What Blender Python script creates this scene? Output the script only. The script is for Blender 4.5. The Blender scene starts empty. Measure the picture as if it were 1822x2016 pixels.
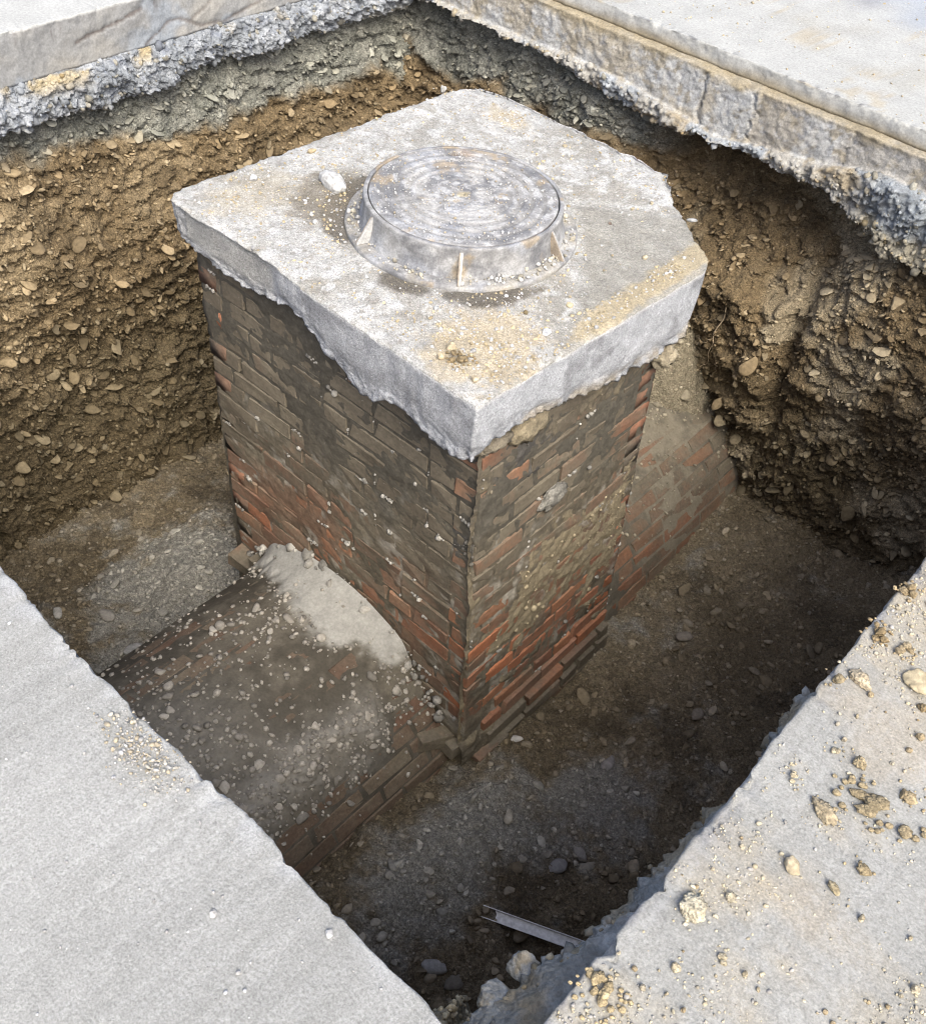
import bpy, bmesh, math
import numpy as np
from mathutils import Matrix, Vector

# ------------------------------------------------------------------ camera, world, sun
scene = bpy.context.scene
COL = scene.collection
CAM = np.array([2.026, -2.433, 1.752])
CAM_R = np.array([0.736577, 0.671763, 0.078663])
CAM_U = np.array([-0.526263, 0.496176, 0.690548])
CAM_B = np.array([0.424854, -0.550039, 0.718997])
cam_data = bpy.data.cameras.new("camera")
cam = bpy.data.objects.new("camera", cam_data)
COL.objects.link(cam)
M = Matrix.Identity(4)
for i in range(3):
    M[i][0], M[i][1], M[i][2], M[i][3] = CAM_R[i], CAM_U[i], CAM_B[i], CAM[i]
cam.matrix_world = M
cam_data.sensor_fit = 'VERTICAL'
cam_data.sensor_height = 24.0
cam_data.lens = 24.0 * 2035.2 / 2016.0
cam_data.clip_start = 0.05
cam_data.clip_end = 500
scene.camera = cam

SUN_EL, SUN_AZ = 50.0, 122.0      # degrees; azimuth clockwise from +Y
world = bpy.data.worlds.new("World")
scene.world = world
world.use_nodes = True
wn = world.node_tree
wn.nodes.clear()
sky = wn.nodes.new('ShaderNodeTexSky')
sky.sky_type = 'NISHITA'
sky.sun_disc = False
sky.sun_elevation = math.radians(SUN_EL)
sky.sun_rotation = math.radians(SUN_AZ)
sky.air_density = 0.8
sky.dust_density = 6.0
sky.ozone_density = 2.3
bg = wn.nodes.new('ShaderNodeBackground')
bg.inputs['Strength'].default_value = 0.15
wo = wn.nodes.new('ShaderNodeOutputWorld')
wn.links.new(sky.outputs[0], bg.inputs[0])
wn.links.new(bg.outputs[0], wo.inputs[0])

sun_data = bpy.data.lights.new("sun", 'SUN')
sun_data.energy = 1.05
sun_data.angle = math.radians(40)
sun_data.color = (0.97, 1.0, 0.88)
sun = bpy.data.objects.new("sun", sun_data)
COL.objects.link(sun)
_e, _a = math.radians(SUN_EL), math.radians(SUN_AZ)
_d = Vector((math.sin(_a) * math.cos(_e), math.cos(_a) * math.cos(_e), math.sin(_e)))
sun.rotation_euler = _d.to_track_quat('Z', 'Y').to_euler()

scene.view_settings.view_transform = 'Standard'
scene.view_settings.look = 'None'
scene.view_settings.gamma = 1.0
scene.view_settings.use_curve_mapping = False
scene.view_settings.exposure = 1.15
scene.render.engine = 'CYCLES'
scene.cycles.max_bounces = 6
scene.cycles.diffuse_bounces = 4
scene.cycles.filter_width = 1.05

# ------------------------------------------------------------------ noise
rng = np.random.default_rng(11)
_p = np.random.default_rng(3).permutation(256)
PERM = np.concatenate([_p, _p])
_g = np.random.default_rng(4).normal(size=(256, 3))
GRAD = _g / np.linalg.norm(_g, axis=1, keepdims=True)


def pn(P):
    P = np.asarray(P, float)
    i = np.floor(P).astype(np.int64)
    f = P - i
    i &= 255
    u = f * f * f * (f * (f * 6 - 15) + 10)
    out = np.zeros(P.shape[:-1])
    for dx in (0, 1):
        wx = u[..., 0] if dx else 1 - u[..., 0]
        hx = PERM[(i[..., 0] + dx) & 255]
        for dy in (0, 1):
            wy = u[..., 1] if dy else 1 - u[..., 1]
            hy = PERM[(hx + i[..., 1] + dy) & 255]
            for dz in (0, 1):
                wz = u[..., 2] if dz else 1 - u[..., 2]
                g = GRAD[PERM[(hy + i[..., 2] + dz) & 255]]
                d = g[..., 0] * (f[..., 0] - dx) + g[..., 1] * (f[..., 1] - dy) + g[..., 2] * (f[..., 2] - dz)
                out += wx * wy * wz * d
    return out * 1.6


def fbm(P, freq=1.0, octv=4, gain=0.5, seed=0.0):
    P = np.asarray(P, float) * freq + np.array([seed * 7.13 + 0.37, seed * 3.71 + 0.11, seed * 5.37 + 0.73])
    a, out = 1.0, 0.0
    for _ in range(octv):
        out = out + a * pn(P)
        P = P * 2.03 + 1.7
        a *= gain
    return out


def worley2(x, y, seed=0):
    """nearest feature distance and a random id in 0..1, 2D, unit cells"""
    ix, iy = np.floor(x).astype(np.int64), np.floor(y).astype(np.int64)
    best = np.full(x.shape, 9.0)
    ident = np.zeros(x.shape)
    for dx in (-1, 0, 1):
        for dy in (-1, 0, 1):
            cx, cy = ix + dx, iy + dy
            h = PERM[(PERM[(cx + seed * 17) & 255] + cy) & 255]
            h2 = PERM[(h + 91) & 255]
            px, py = cx + h / 255.0, cy + h2 / 255.0
            d = np.hypot(x - px, y - py)
            m = d < best
            best = np.where(m, d, best)
            ident = np.where(m, PERM[(h + h2) & 255] / 255.0, ident)
    return best, ident


def worley_plate(x, y, seed=0):
    """distance, id and offset from the nearest feature, 2D"""
    ix, iy = np.floor(x).astype(np.int64), np.floor(y).astype(np.int64)
    best = np.full(x.shape, 9.0)
    ident, oy, ox = np.zeros(x.shape), np.zeros(x.shape), np.zeros(x.shape)
    for dx in (-1, 0, 1):
        for dy in (-1, 0, 1):
            cx, cy = ix + dx, iy + dy
            h = PERM[(PERM[(cx + seed * 17) & 255] + cy) & 255]
            h2 = PERM[(h + 91) & 255]
            ex, ey = x - cx - h / 255.0, y - cy - h2 / 255.0
            d = np.hypot(ex, ey)
            m = d < best
            best = np.where(m, d, best)
            oy, ox = np.where(m, ey, oy), np.where(m, ex, ox)
            ident = np.where(m, PERM[(h + h2) & 255] / 255.0, ident)
    return best, ident, ox, oy


def sstep(a, b, x):
    t = np.clip((x - a) / (b - a), 0, 1)
    return t * t * (3 - 2 * t)


def mixc(c0, c1, t):
    return np.asarray(c0) * (1 - t[..., None]) + np.asarray(c1) * t[..., None]


def lerp(x, pts):
    pts = sorted(pts)
    return np.interp(x, [p[0] for p in pts], [p[1] for p in pts])


# ------------------------------------------------------------------ mesh helpers
def new_mesh(name, V, faces, col=None, smooth=True, want=None):
    """faces: list of integer arrays (n,3) or (n,4)"""
    V = np.asarray(V, np.float32).reshape(-1, 3)
    if isinstance(faces, np.ndarray):
        faces = [faces]
    faces = [np.asarray(f, np.int32) for f in faces if len(f)]
    if want is not None:
        f = faces[0]
        nn = np.cross(V[f[:, 1]] - V[f[:, 0]], V[f[:, 2]] - V[f[:, 0]])
        if (nn @ np.asarray(want, np.float32)).sum() < 0:
            faces = [f[:, ::-1] for f in faces]
    me = bpy.data.meshes.new(name)
    me.vertices.add(len(V))
    me.vertices.foreach_set("co", V.ravel())
    loops = np.concatenate([f.ravel() for f in faces])
    tot = np.concatenate([np.full(len(f), f.shape[1], np.int32) for f in faces])
    start = np.concatenate([[0], np.cumsum(tot)[:-1]]).astype(np.int32)
    me.loops.add(len(loops))
    me.loops.foreach_set("vertex_index", loops)
    me.polygons.add(len(tot))
    me.polygons.foreach_set("loop_start", start)
    if smooth:
        me.polygons.foreach_set("use_smooth", np.ones(len(tot), bool))
    if col is not None:
        c = np.ones((len(V), 4), np.float32)
        c[:, :3] = np.clip(np.asarray(col, np.float32).reshape(-1, 3), 0.005, 0.95)
        at = me.color_attributes.new("col", 'FLOAT_COLOR', 'POINT')
        at.data.foreach_set("color", c.ravel())
    me.update(calc_edges=True)
    return me


def add_obj(name, me, mat=None, parent=None, kind=None, label=None, cat=None, group=None):
    o = bpy.data.objects.new(name, me)
    COL.objects.link(o)
    if mat is not None and me is not None and not me.materials:
        me.materials.append(mat)
    if parent is not None:
        o.parent = parent
    tag(o, kind, label, cat, group)
    return o


def tag(o, kind=None, label=None, cat=None, group=None):
    for k, v in (("kind", kind), ("label", label), ("category", cat), ("group", group)):
        if v:
            o[k] = v
    return o


def grid_faces(nu, nv, close_u=False):
    """vertices laid out [u][v]"""
    u = np.arange(nu if close_u else nu - 1)
    v = np.arange(nv - 1)
    U, W = np.meshgrid(u, v, indexing='ij')
    a = U * nv + W
    b = ((U + 1) % nu) * nv + W
    return np.stack([a, b, b + 1, a + 1], -1).reshape(-1, 4)


def ico(sub):
    bm = bmesh.new()
    bmesh.ops.create_icosphere(bm, subdivisions=sub, radius=1.0)
    V = np.array([v.co[:] for v in bm.verts])
    F = np.array([[v.index for v in f.verts] for f in bm.faces])
    bm.free()
    return V, F


ICO1, ICO2, ICO3, ICO4 = ico(1), ico(2), ico(3), ico(4)


def stone_templates(ic, n, rough, chips, seed):
    r = np.random.default_rng(seed)
    V0, F = ic
    out = []
    for k in range(n):
        V = V0 * (1 + rough * fbm(V0, 1.1, 2, seed=seed + k * 1.3))[:, None]
        for _ in range(chips):
            nrm = r.normal(size=3)
            nrm /= np.linalg.norm(nrm)
            d = V @ nrm
            lim = r.uniform(0.5, 0.8)
            V = V - nrm * np.maximum(0, d - lim)[:, None] * 0.9
        out.append(V)
    return np.array(out), F


T_FINE = stone_templates(ICO1, 8, 0.25, 1, 1)
T_CHIP = stone_templates(ICO1, 14, 0.30, 4, 71)
def flake_templates(ic, n, seed):
    r = np.random.default_rng(seed)
    V0, F = ic
    out = []
    for k in range(n):
        V = V0 * (1 + 0.15 * fbm(V0, 1.3, 2, seed=seed + k))[:, None]
        a0 = r.uniform(0, 6.28)
        for q in range(int(r.integers(4, 7))):
            an = a0 + q * 1.15 + r.normal(0, 0.25)
            nrm = np.array([math.cos(an), math.sin(an), r.normal(0, 0.25)])
            nrm /= np.linalg.norm(nrm)
            V = V - nrm * np.maximum(0, V @ nrm - r.uniform(0.42, 0.85))[:, None] * 0.95
        V[:, 2] = np.clip(V[:, 2], -0.6, r.uniform(0.45, 0.7))
        out.append(V)
    return np.array(out), F


T_FLAKE = flake_templates(ICO1, 16, 81)
T_FLAKE2 = flake_templates(ICO2, 10, 91)
T_PEB = stone_templates(ICO2, 10, 0.22, 2, 20)
T_ANG = stone_templates(ICO2, 10, 0.20, 6, 40)


def frames(nrm, r, spin=None):
    """rotation matrices whose z axis is nrm, spun at random; (N,3,3), columns = axes"""
    nrm = nrm / np.linalg.norm(nrm, axis=1, keepdims=True)
    if spin is None:
        t = r.normal(size=nrm.shape)
    else:
        t = spin
    t = t - nrm * np.sum(t * nrm, 1, keepdims=True)
    t /= np.linalg.norm(t, axis=1, keepdims=True) + 1e-9
    b = np.cross(nrm, t)
    return np.stack([t, b, nrm], -1)


def pebble_mesh(name, pos, nrm, size, dims, col, templ, r, smooth=True):
    T, F = templ
    n = len(pos)
    k = r.integers(0, len(T), n)
    R = frames(nrm, r)
    L = T[k] * (size[:, None] * dims)[:, None, :]
    V = np.einsum('nij,nvj->nvi', R, L) + pos[:, None, :]
    nv = T.shape[1]
    FF = (F[None] + (np.arange(n) * nv)[:, None, None]).reshape(-1, 3)
    C = np.repeat(col[:, None, :], nv, 1)
    return new_mesh(name, V.reshape(-1, 3), FF, C.reshape(-1, 3), smooth)


# ------------------------------------------------------------------ materials
def make_mat(name, src='attr', mults=(), cells=(), bump=(), rough=0.92, spec=0.25, streak=None, brick=None, metal=0.0):
    m = bpy.data.materials.new(name)
    m.use_nodes = True
    nt = m.node_tree
    N, L = nt.nodes, nt.links
    bs = N['Principled BSDF']
    bs.inputs['Roughness'].default_value = rough
    bs.inputs['Metallic'].default_value = metal
    bs.inputs['Specular IOR Level'].default_value = spec
    geo = N.new('ShaderNodeNewGeometry')
    pos = geo.outputs['Position']

    def noise(scale, detail=5, r=0.6, vec=None):
        t = N.new('ShaderNodeTexNoise')
        t.inputs['Scale'].default_value = scale
        t.inputs['Detail'].default_value = detail
        t.inputs['Roughness'].default_value = r
        L.new(vec or pos, t.inputs['Vector'])
        return t.outputs['Fac']

    def rmap(s, a, b, c, d, clamp=True):
        t = N.new('ShaderNodeMapRange')
        t.clamp = clamp
        for i, v in zip((1, 2, 3, 4), (a, b, c, d)):
            t.inputs[i].default_value = v
        L.new(s, t.inputs[0])
        return t.outputs[0]

    def mix(c0, c1, fac, mode='MIX'):
        t = N.new('ShaderNodeMix')
        t.data_type = 'RGBA'
        t.blend_type = mode
        for sock, v in ((t.inputs[0], fac), (t.inputs[6], c0), (t.inputs[7], c1)):
            if isinstance(v, (tuple, list)):
                sock.default_value = tuple(v) + (1,) if len(v) == 3 else v
            elif isinstance(v, (int, float)):
                sock.default_value = v
            else:
                L.new(v, sock)
        return t.outputs[2]

    def math_(op, a, b):
        t = N.new('ShaderNodeMath')
        t.operation = op
        for s, v in zip(t.inputs, (a, b)):
            if isinstance(v, (int, float)):
                s.default_value = v
            else:
                L.new(v, s)
        return t.outputs[0]

    if src == 'attr':
        a = N.new('ShaderNodeAttribute')
        a.attribute_name = 'col'
        c = a.outputs['Color']
    elif src == 'obj':
        oi = N.new('ShaderNodeObjectInfo')
        c = oi.outputs['Color']
    else:
        rgb = N.new('ShaderNodeRGB')
        rgb.outputs[0].default_value = tuple(src) + (1,)
        c = rgb.outputs[0]
    if brick:
        f = noise(brick['scale'], 6, 0.62)
        f2 = noise(brick['scale'] * 5.5, 5, 0.65)
        f = math_('ADD', math_('MULTIPLY', f, 0.72), math_('MULTIPLY', f2, 0.28))
        f = math_('ADD', f, math_('SUBTRACT', oi.outputs['Alpha'], 0.5))
        f = rmap(f, 0.36, 0.70, 0, 1)
        mud2 = mix(brick['mud'], brick['mud2'], rmap(noise(brick['scale'] * 0.7, 4), 0.4, 0.62, 0, 1))
        c = mix(mud2, c, f)
        # pale crumbs of mortar stuck to the faces
        v = noise(90, 3, 0.7)
        c = mix(c, brick['pale'], rmap(v, 0.66, 0.72, 0, 0.75))
    for (scale, lo, hi, d) in mults:
        g = rmap(noise(scale, d, 0.62), 0.32, 0.68, lo, hi, False)
        comb = N.new('ShaderNodeCombineColor')
        for i in range(3):
            L.new(g, comb.inputs[i])
        c = mix(c, comb.outputs[0], 1.0, 'MULTIPLY')
    for (scale, lo, hi) in cells:
        v = N.new('ShaderNodeTexVoronoi')
        v.inputs['Scale'].default_value = scale
        L.new(pos, v.inputs['Vector'])
        sep = N.new('ShaderNodeSeparateColor')
        L.new(v.outputs['Color'], sep.inputs[0])
        g = rmap(sep.outputs[0], 0, 1, lo, hi)
        comb = N.new('ShaderNodeCombineColor')
        for i in range(3):
            L.new(g, comb.inputs[i])
        c = mix(c, comb.outputs[0], 1.0, 'MULTIPLY')
    if streak:
        mp = N.new('ShaderNodeMapping')
        mp.inputs['Rotation'].default_value = (0, 0, math.radians(streak['angle']))
        mp.inputs['Scale'].default_value = streak['scale']
        L.new(pos, mp.inputs['Vector'])
        s1 = rmap(noise(1.0, 8, streak.get('r', 0.5), mp.outputs[0]), 0.40, 0.68, 0, 1)
        s2 = rmap(noise(streak.get('fine', 130), 3, 0.7), 0.40, 0.62, 0, 1)
        f = math_('MULTIPLY', math_('MULTIPLY', s1, s2), streak['amt'])
        if 'patch' in streak:
            f = math_('MULTIPLY', f, rmap(noise(streak['patch'], 4, 0.55), 0.36, 0.60, 0.15, 1))
        c = mix(c, streak['col'], f)
    L.new(c, bs.inputs['Base Color'])
    nrm = None
    for (kind, scale, strength, dist) in bump:
        if kind == 'n':
            h = noise(scale, 6, 0.65)
        else:
            v = N.new('ShaderNodeTexVoronoi')
            v.inputs['Scale'].default_value = scale
            L.new(pos, v.inputs['Vector'])
            h = rmap(v.outputs['Distance'], 0, 0.8, 1, 0)
        b = N.new('ShaderNodeBump')
        b.inputs['Strength'].default_value = strength
        b.inputs['Distance'].default_value = dist
        L.new(h, b.inputs['Height'])
        if nrm is not None:
            L.new(nrm, b.inputs['Normal'])
        nrm = b.outputs[0]
    if nrm is not None:
        L.new(nrm, bs.inputs['Normal'])
    return m


EARTH = make_mat('earth', 'attr', [(45, 0.72, 1.25, 5), (170, 0.7, 1.3, 3)], [(140, 0.75, 1.22)], [('v', 110, 0.7, 0.008), ('n', 60, 1.0, 0.012), ('n', 190, 0.6, 0.004)])
GRAVEL = make_mat('gravel', 'attr', [(90, 0.72, 1.25, 5)], [], [('n', 170, 0.5, 0.004)], rough=0.88)
STONE = make_mat('stone', 'obj', [(60, 0.75, 1.2, 5)], [], [('n', 120, 0.45, 0.004)], rough=0.88)
CLOD = make_mat('dried_earth', 'attr', [(140, 0.72, 1.2, 5)], [(220, 0.8, 1.15)], [('n', 170, 0.7, 0.006), ('v', 200, 0.5, 0.004)])
CONC_CUT = make_mat('cut_concrete', 'attr', [(18, 0.80, 1.14, 6), (120, 0.74, 1.2, 4)], [(95, 0.84, 1.08)], [('n', 70, 0.7, 0.007), ('n', 200, 0.6, 0.004)], rough=0.85)
CONC_ROUGH = make_mat('rough_concrete', 'attr', [(30, 0.8, 1.15, 5), (150, 0.8, 1.2, 4)], [(70, 0.8, 1.14)], [('v', 75, 0.55, 0.010), ('n', 120, 0.7, 0.007)], rough=0.85)
SLAB_MAT = make_mat('slab_concrete', 'attr', [(14, 0.84, 1.10, 6), (70, 0.82, 1.14, 5), (210, 0.66, 1.28, 3)], [(240, 0.82, 1.10)], [('n', 110, 0.8, 0.006), ('v', 230, 0.6, 0.004)], rough=0.88)
IRON = make_mat('dusty_cast_iron', 'attr', [(22, 0.75, 1.12, 6), (140, 0.75, 1.2, 5)], [], [('n', 130, 0.5, 0.003), ('v', 210, 0.25, 0.002)], rough=0.75, spec=0.4)
PAVE_L = make_mat('brushed_concrete', 'attr', [(3.0, 0.92, 1.06, 4), (45, 0.92, 1.07, 4), (240, 0.76, 1.20, 3)], [(360, 0.86, 1.08)], [('n', 170, 0.6, 0.004)], rough=0.9,
                  streak=dict(angle=14, scale=(26, 2.2, 1), col=(0.45, 0.45, 0.436), amt=0.8, fine=150, patch=1.2, r=0.8))
PAVE_R = make_mat('dusty_concrete', 'attr', [(4, 0.90, 1.08, 5), (50, 0.9, 1.08, 4), (190, 0.76, 1.18, 4)], [(300, 0.88, 1.08)], [('n', 150, 0.6, 0.004)], rough=0.9,
                  streak=dict(angle=52, scale=(26, 1.2, 1), col=(0.42, 0.42, 0.405), amt=0.45, fine=60))
PAVE_B = make_mat('pale_concrete', 'attr', [(5, 0.90, 1.08, 5), (90, 0.84, 1.12, 5)], [(160, 0.90, 1.06)], [('n', 100, 0.4, 0.003)], rough=0.9)
BRICK = make_mat('muddy_brick', 'obj', [(70, 0.8, 1.18, 5)], [], [('n', 90, 0.5, 0.004), ('n', 25, 0.4, 0.006)], rough=0.85,
                 brick=dict(scale=3.2, mud=(0.120, 0.100, 0.073), mud2=(0.185, 0.158, 0.115), pale=(0.36, 0.33, 0.28)))
MORTAR = make_mat('mortar', 'attr', [(40, 0.75, 1.2, 5)], [(120, 0.85, 1.1)], [('n', 90, 0.6, 0.006)])
MUD = make_mat('smooth_mud', 'attr', [(16, 0.85, 1.14, 5), (90, 0.86, 1.14, 4)], [], [('n', 40, 0.35, 0.006), ('n', 150, 0.3, 0.002)], rough=0.8)
GRIT = make_mat('gritty_mud', 'attr', [(22, 0.82, 1.16, 5), (120, 0.72, 1.25, 4)], [], [('n', 45, 0.5, 0.006), ('n', 160, 0.6, 0.004)], rough=0.9)
STEEL = make_mat('dull_steel', (0.46, 0.46, 0.45), [(60, 0.7, 1.15, 5)], [], [('n', 120, 0.2, 0.001)], rough=0.45, spec=0.5, metal=0.6)
ROOT = make_mat('root', (0.42, 0.33, 0.22), [(90, 0.8, 1.2, 3)])
# ------------------------------------------------------------------ geometry constants (metres; pavement top z = 0)
X_BL, Y_BR, Y_FL, X_FR = -1.990, 1.786, -1.944, 1.849
INTO = {'BL': (1, 0, 0), 'BR': (0, -1, 0), 'FL': (0, 1, 0), 'FR': (-1, 0, 0)}


def coarse_ends(a, far=45.0):
    ext = np.array([0.3, 1.0, 3.0, 8.0, 20.0, far])
    return np.concatenate([a[0] - ext[::-1], a, a[-1] + ext])


def to_world(side, a, o, z):
    if side == 'BL':
        return np.stack([X_BL - o, a + 0 * o, z + 0 * a], -1)
    if side == 'FR':
        return np.stack([X_FR + o, a + 0 * o, z + 0 * a], -1)
    if side == 'BR':
        return np.stack([a + 0 * o, Y_BR + o, z + 0 * a], -1)
    return np.stack([a + 0 * o, Y_FL - o, z + 0 * a], -1)


# ------------------------------------------------------------------ pavements
def pavement(name, side, thick, mat, colfun, a_lo, a_hi, edge_amp=0.006, full=True, step=0.0085, groove=None):
    a = np.arange(a_lo, a_hi + 1e-6, step)
    if full:
        a = coarse_ends(a)
    top_o = np.array([50, 20, 9, 5, 3.4, 2.4, 1.8, 1.4, 1.1, 0.9, 0.75, 0.62, 0.5, 0.4, 0.31, 0.24, 0.18, 0.13, 0.09, 0.06, 0.035, 0.018, 0.008, 0.003])
    nface = max(6, int(thick / 0.009))
    fz = -np.linspace(0.002, thick, nface)
    O = np.concatenate([top_o, np.zeros(nface), [0.05, 0.4]])
    Z = np.concatenate([np.zeros(len(top_o)), fz, [-thick, -thick]])
    AA, OO = np.meshgrid(a, O, indexing='ij')
    ZZ = np.broadcast_to(Z, AA.shape).copy()
    inside = sstep(0, 0.15, AA - a_lo) * sstep(0, 0.15, a_hi - AA)
    P = to_world(side, AA, OO, ZZ)
    e = fbm(np.stack([AA, 0 * AA, ZZ * 0.6], -1), 2.2, 6, 0.55, seed=ord(side[0]) + ord(side[1])) * edge_amp
    chip = np.maximum(0, fbm(np.stack([AA, ZZ * 1.5, 0 * AA + 5], -1), 14, 3, 0.6, seed=3) - 0.25) * 0.030 * np.exp(ZZ / 0.022)
    fade = np.exp(-OO / 0.03)
    OO = OO + (e + chip) * fade * inside
    rowface = np.zeros(len(O))
    rowface[len(top_o):len(top_o) + nface] = 1
    OO = OO + rowface * inside * 0.006 * fbm(P, 10, 5, 0.6, seed=8)
    if groove is not None:
        g = groove(AA, ZZ)
        OO = OO + rowface * g * 0.006
    ZZ = ZZ + (1 - rowface) * (OO < 3) * 0.0025 * fbm(P, 3.0, 4, 0.5, seed=2) * (Z == 0)
    ZZ = ZZ - chip * 0.5 * fade * (Z == 0) * inside
    P = to_world(side, AA, OO, ZZ)
    c = colfun(AA, OO, ZZ, P)
    me = new_mesh(name, P, grid_faces(len(a), len(O)), c, want=(0, 0, 1))
    return add_obj(name, me, mat, kind='structure')


def seg_dist(x, y, pts):
    d = np.full(x.shape, 9.0)
    for (x0, y0), (x1, y1) in zip(pts[:-1], pts[1:]):
        t = np.clip(((x - x0) * (x1 - x0) + (y - y0) * (y1 - y0)) / ((x1 - x0) ** 2 + (y1 - y0) ** 2), 0, 1)
        d = np.minimum(d, np.hypot(x - x0 - t * (x1 - x0), y - y0 - t * (y1 - y0)))
    return d


MARKS = [[(-.192, -.105), (-.041, -.083), (.14, -.045)],
         [(.133, -.2), (.281, -.123), (.349, -.138), (.441, -.19), (.575, -.195), (.686, -.17), (.817, -.14)],
         [(.376, -.149), (.5, -.097)]]


def bl_groove(A, Z):
    g = np.zeros(A.shape)
    w = 0.006 + 0.004 * fbm(np.stack([A, Z, 0 * A], -1), 30, 2)
    for k, m in enumerate(MARKS):
        wob = 0.006 * fbm(np.stack([A, Z, 0 * A], -1), 9, 3, seed=4)
        g = np.maximum(g, sstep(w * 1.6, w * 0.4, seg_dist(A + wob, Z + wob, m)) * (1 - 0.2 * k))
    return g


def col_bl(A, O, Z, P):
    base = np.array([0.40, 0.402, 0.382])
    c = np.broadcast_to(base, P.shape).copy()
    face = Z < -0.004
    n = fbm(P, 3.5, 5, 0.55, seed=21)
    cf = mixc((0.265, 0.265, 0.258), (0.32, 0.308, 0.28), sstep(-0.4, 0.6, n))
    cf = mixc(cf, (0.27, 0.29, 0.31), sstep(0.3, 0.7, fbm(P, 4, 4, seed=22)))
    cf = mixc(cf, (0.11, 0.10, 0.095), 0.85 * sstep(0.45, 0.9, fbm(P * np.array([1, 1, .35]), 20, 4, 0.6, seed=23)) * sstep(-0.10, -0.02, Z))
    cf = mixc(cf, (0.13, 0.105, 0.09), 0.75 * bl_groove(A, Z))
    c[face] = cf[face]
    return c


def col_br(A, O, Z, P):
    n = fbm(P, 1.6, 5, 0.55, seed=31)
    c = mixc((0.37, 0.372, 0.352), (0.32, 0.308, 0.265), 0.6 * sstep(0.0, 0.8, n))
    c = mixc(c, (0.36, 0.31, 0.22), 0.6 * sstep(0.45, 0.8, fbm(P, 5, 5, 0.6, seed=32)))
    far = sstep(2.93, 3.02, P[..., 1] + 0.38 * P[..., 0] + 0.02 * fbm(P, 4, 3))
    c = mixc(c, (0.30, 0.33, 0.37), far * 0.8)
    line = np.exp(-((P[..., 1] + 0.38 * P[..., 0] - 2.90) / 0.03) ** 2)
    c = mixc(c, (0.22, 0.23, 0.25), 0.6 * line)
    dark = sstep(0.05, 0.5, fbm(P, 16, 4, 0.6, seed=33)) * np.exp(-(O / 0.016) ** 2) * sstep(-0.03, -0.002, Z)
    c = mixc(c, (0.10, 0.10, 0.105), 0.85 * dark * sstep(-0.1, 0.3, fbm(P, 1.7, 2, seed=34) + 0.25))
    face = sstep(-0.003, -0.01, Z)
    c = mixc(c, mixc((0.40, 0.40, 0.38), (0.27, 0.23, 0.16), sstep(-0.02, -0.075, Z + 0.02 * n)), face)
    return c


def col_fl(A, O, Z, P):
    n = fbm(P, 1.2, 5, 0.5, seed=41)
    c = mixc((0.290, 0.290, 0.273), (0.250, 0.250, 0.235), sstep(-0.5, 0.7, n))
    edge = np.exp(-(O / 0.035) ** 2) * sstep(-0.2, 0.5, fbm(P, 18, 4, seed=42))
    c = mixc(c, (0.42, 0.425, 0.43), 0.5 * edge)
    return mixc(c, (0.36, 0.36, 0.36), sstep(-0.005, -0.03, Z))


def col_fr(A, O, Z, P):
    n = fbm(P, 1.5, 5, 0.5, seed=51)
    c = mixc((0.282, 0.280, 0.260), (0.252, 0.248, 0.225), sstep(-0.5, 0.7, n))
    ochre = sstep(0.15, 0.8, fbm(P, 3.2, 5, 0.6, seed=52) + 0.35 * sstep(-1.3, -0.6, P[..., 1]))
    c = mixc(c, (0.345, 0.30, 0.23), 0.55 * ochre)
    dust = sstep(-0.05, 0.5, fbm(P * np.array([1, 1, 0]), 6, 4, 0.6, seed=602) + 0.25 * sstep(-1.1, -0.6, P[..., 1]))
    c = mixc(c, (0.36, 0.315, 0.235), 0.5 * dust * (O < 0.8))
    edge = np.exp(-(O / 0.03) ** 2) * sstep(0.0, 0.6, fbm(P, 12, 4, seed=53))
    c = mixc(c, (0.20, 0.20, 0.21), 0.75 * edge)
    return mixc(c, (0.36, 0.35, 0.33), sstep(-0.005, -0.03, Z))


pave_bl = pavement('pavement', 'BL', 0.205, PAVE_B, col_bl, -1.9, 1.75, edge_amp=0.004, groove=bl_groove, step=0.007)
pave_fr = pavement('pavement', 'FR', 0.16, PAVE_R, col_fr, -1.9, 1.75, edge_amp=0.009)


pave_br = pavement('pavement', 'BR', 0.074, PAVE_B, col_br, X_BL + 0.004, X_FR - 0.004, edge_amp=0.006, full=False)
pave_fl = pavement('pavement', 'FL', 0.17, PAVE_L, col_fl, X_BL + 0.004, X_FR - 0.004, edge_amp=0.012, full=False)


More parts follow.
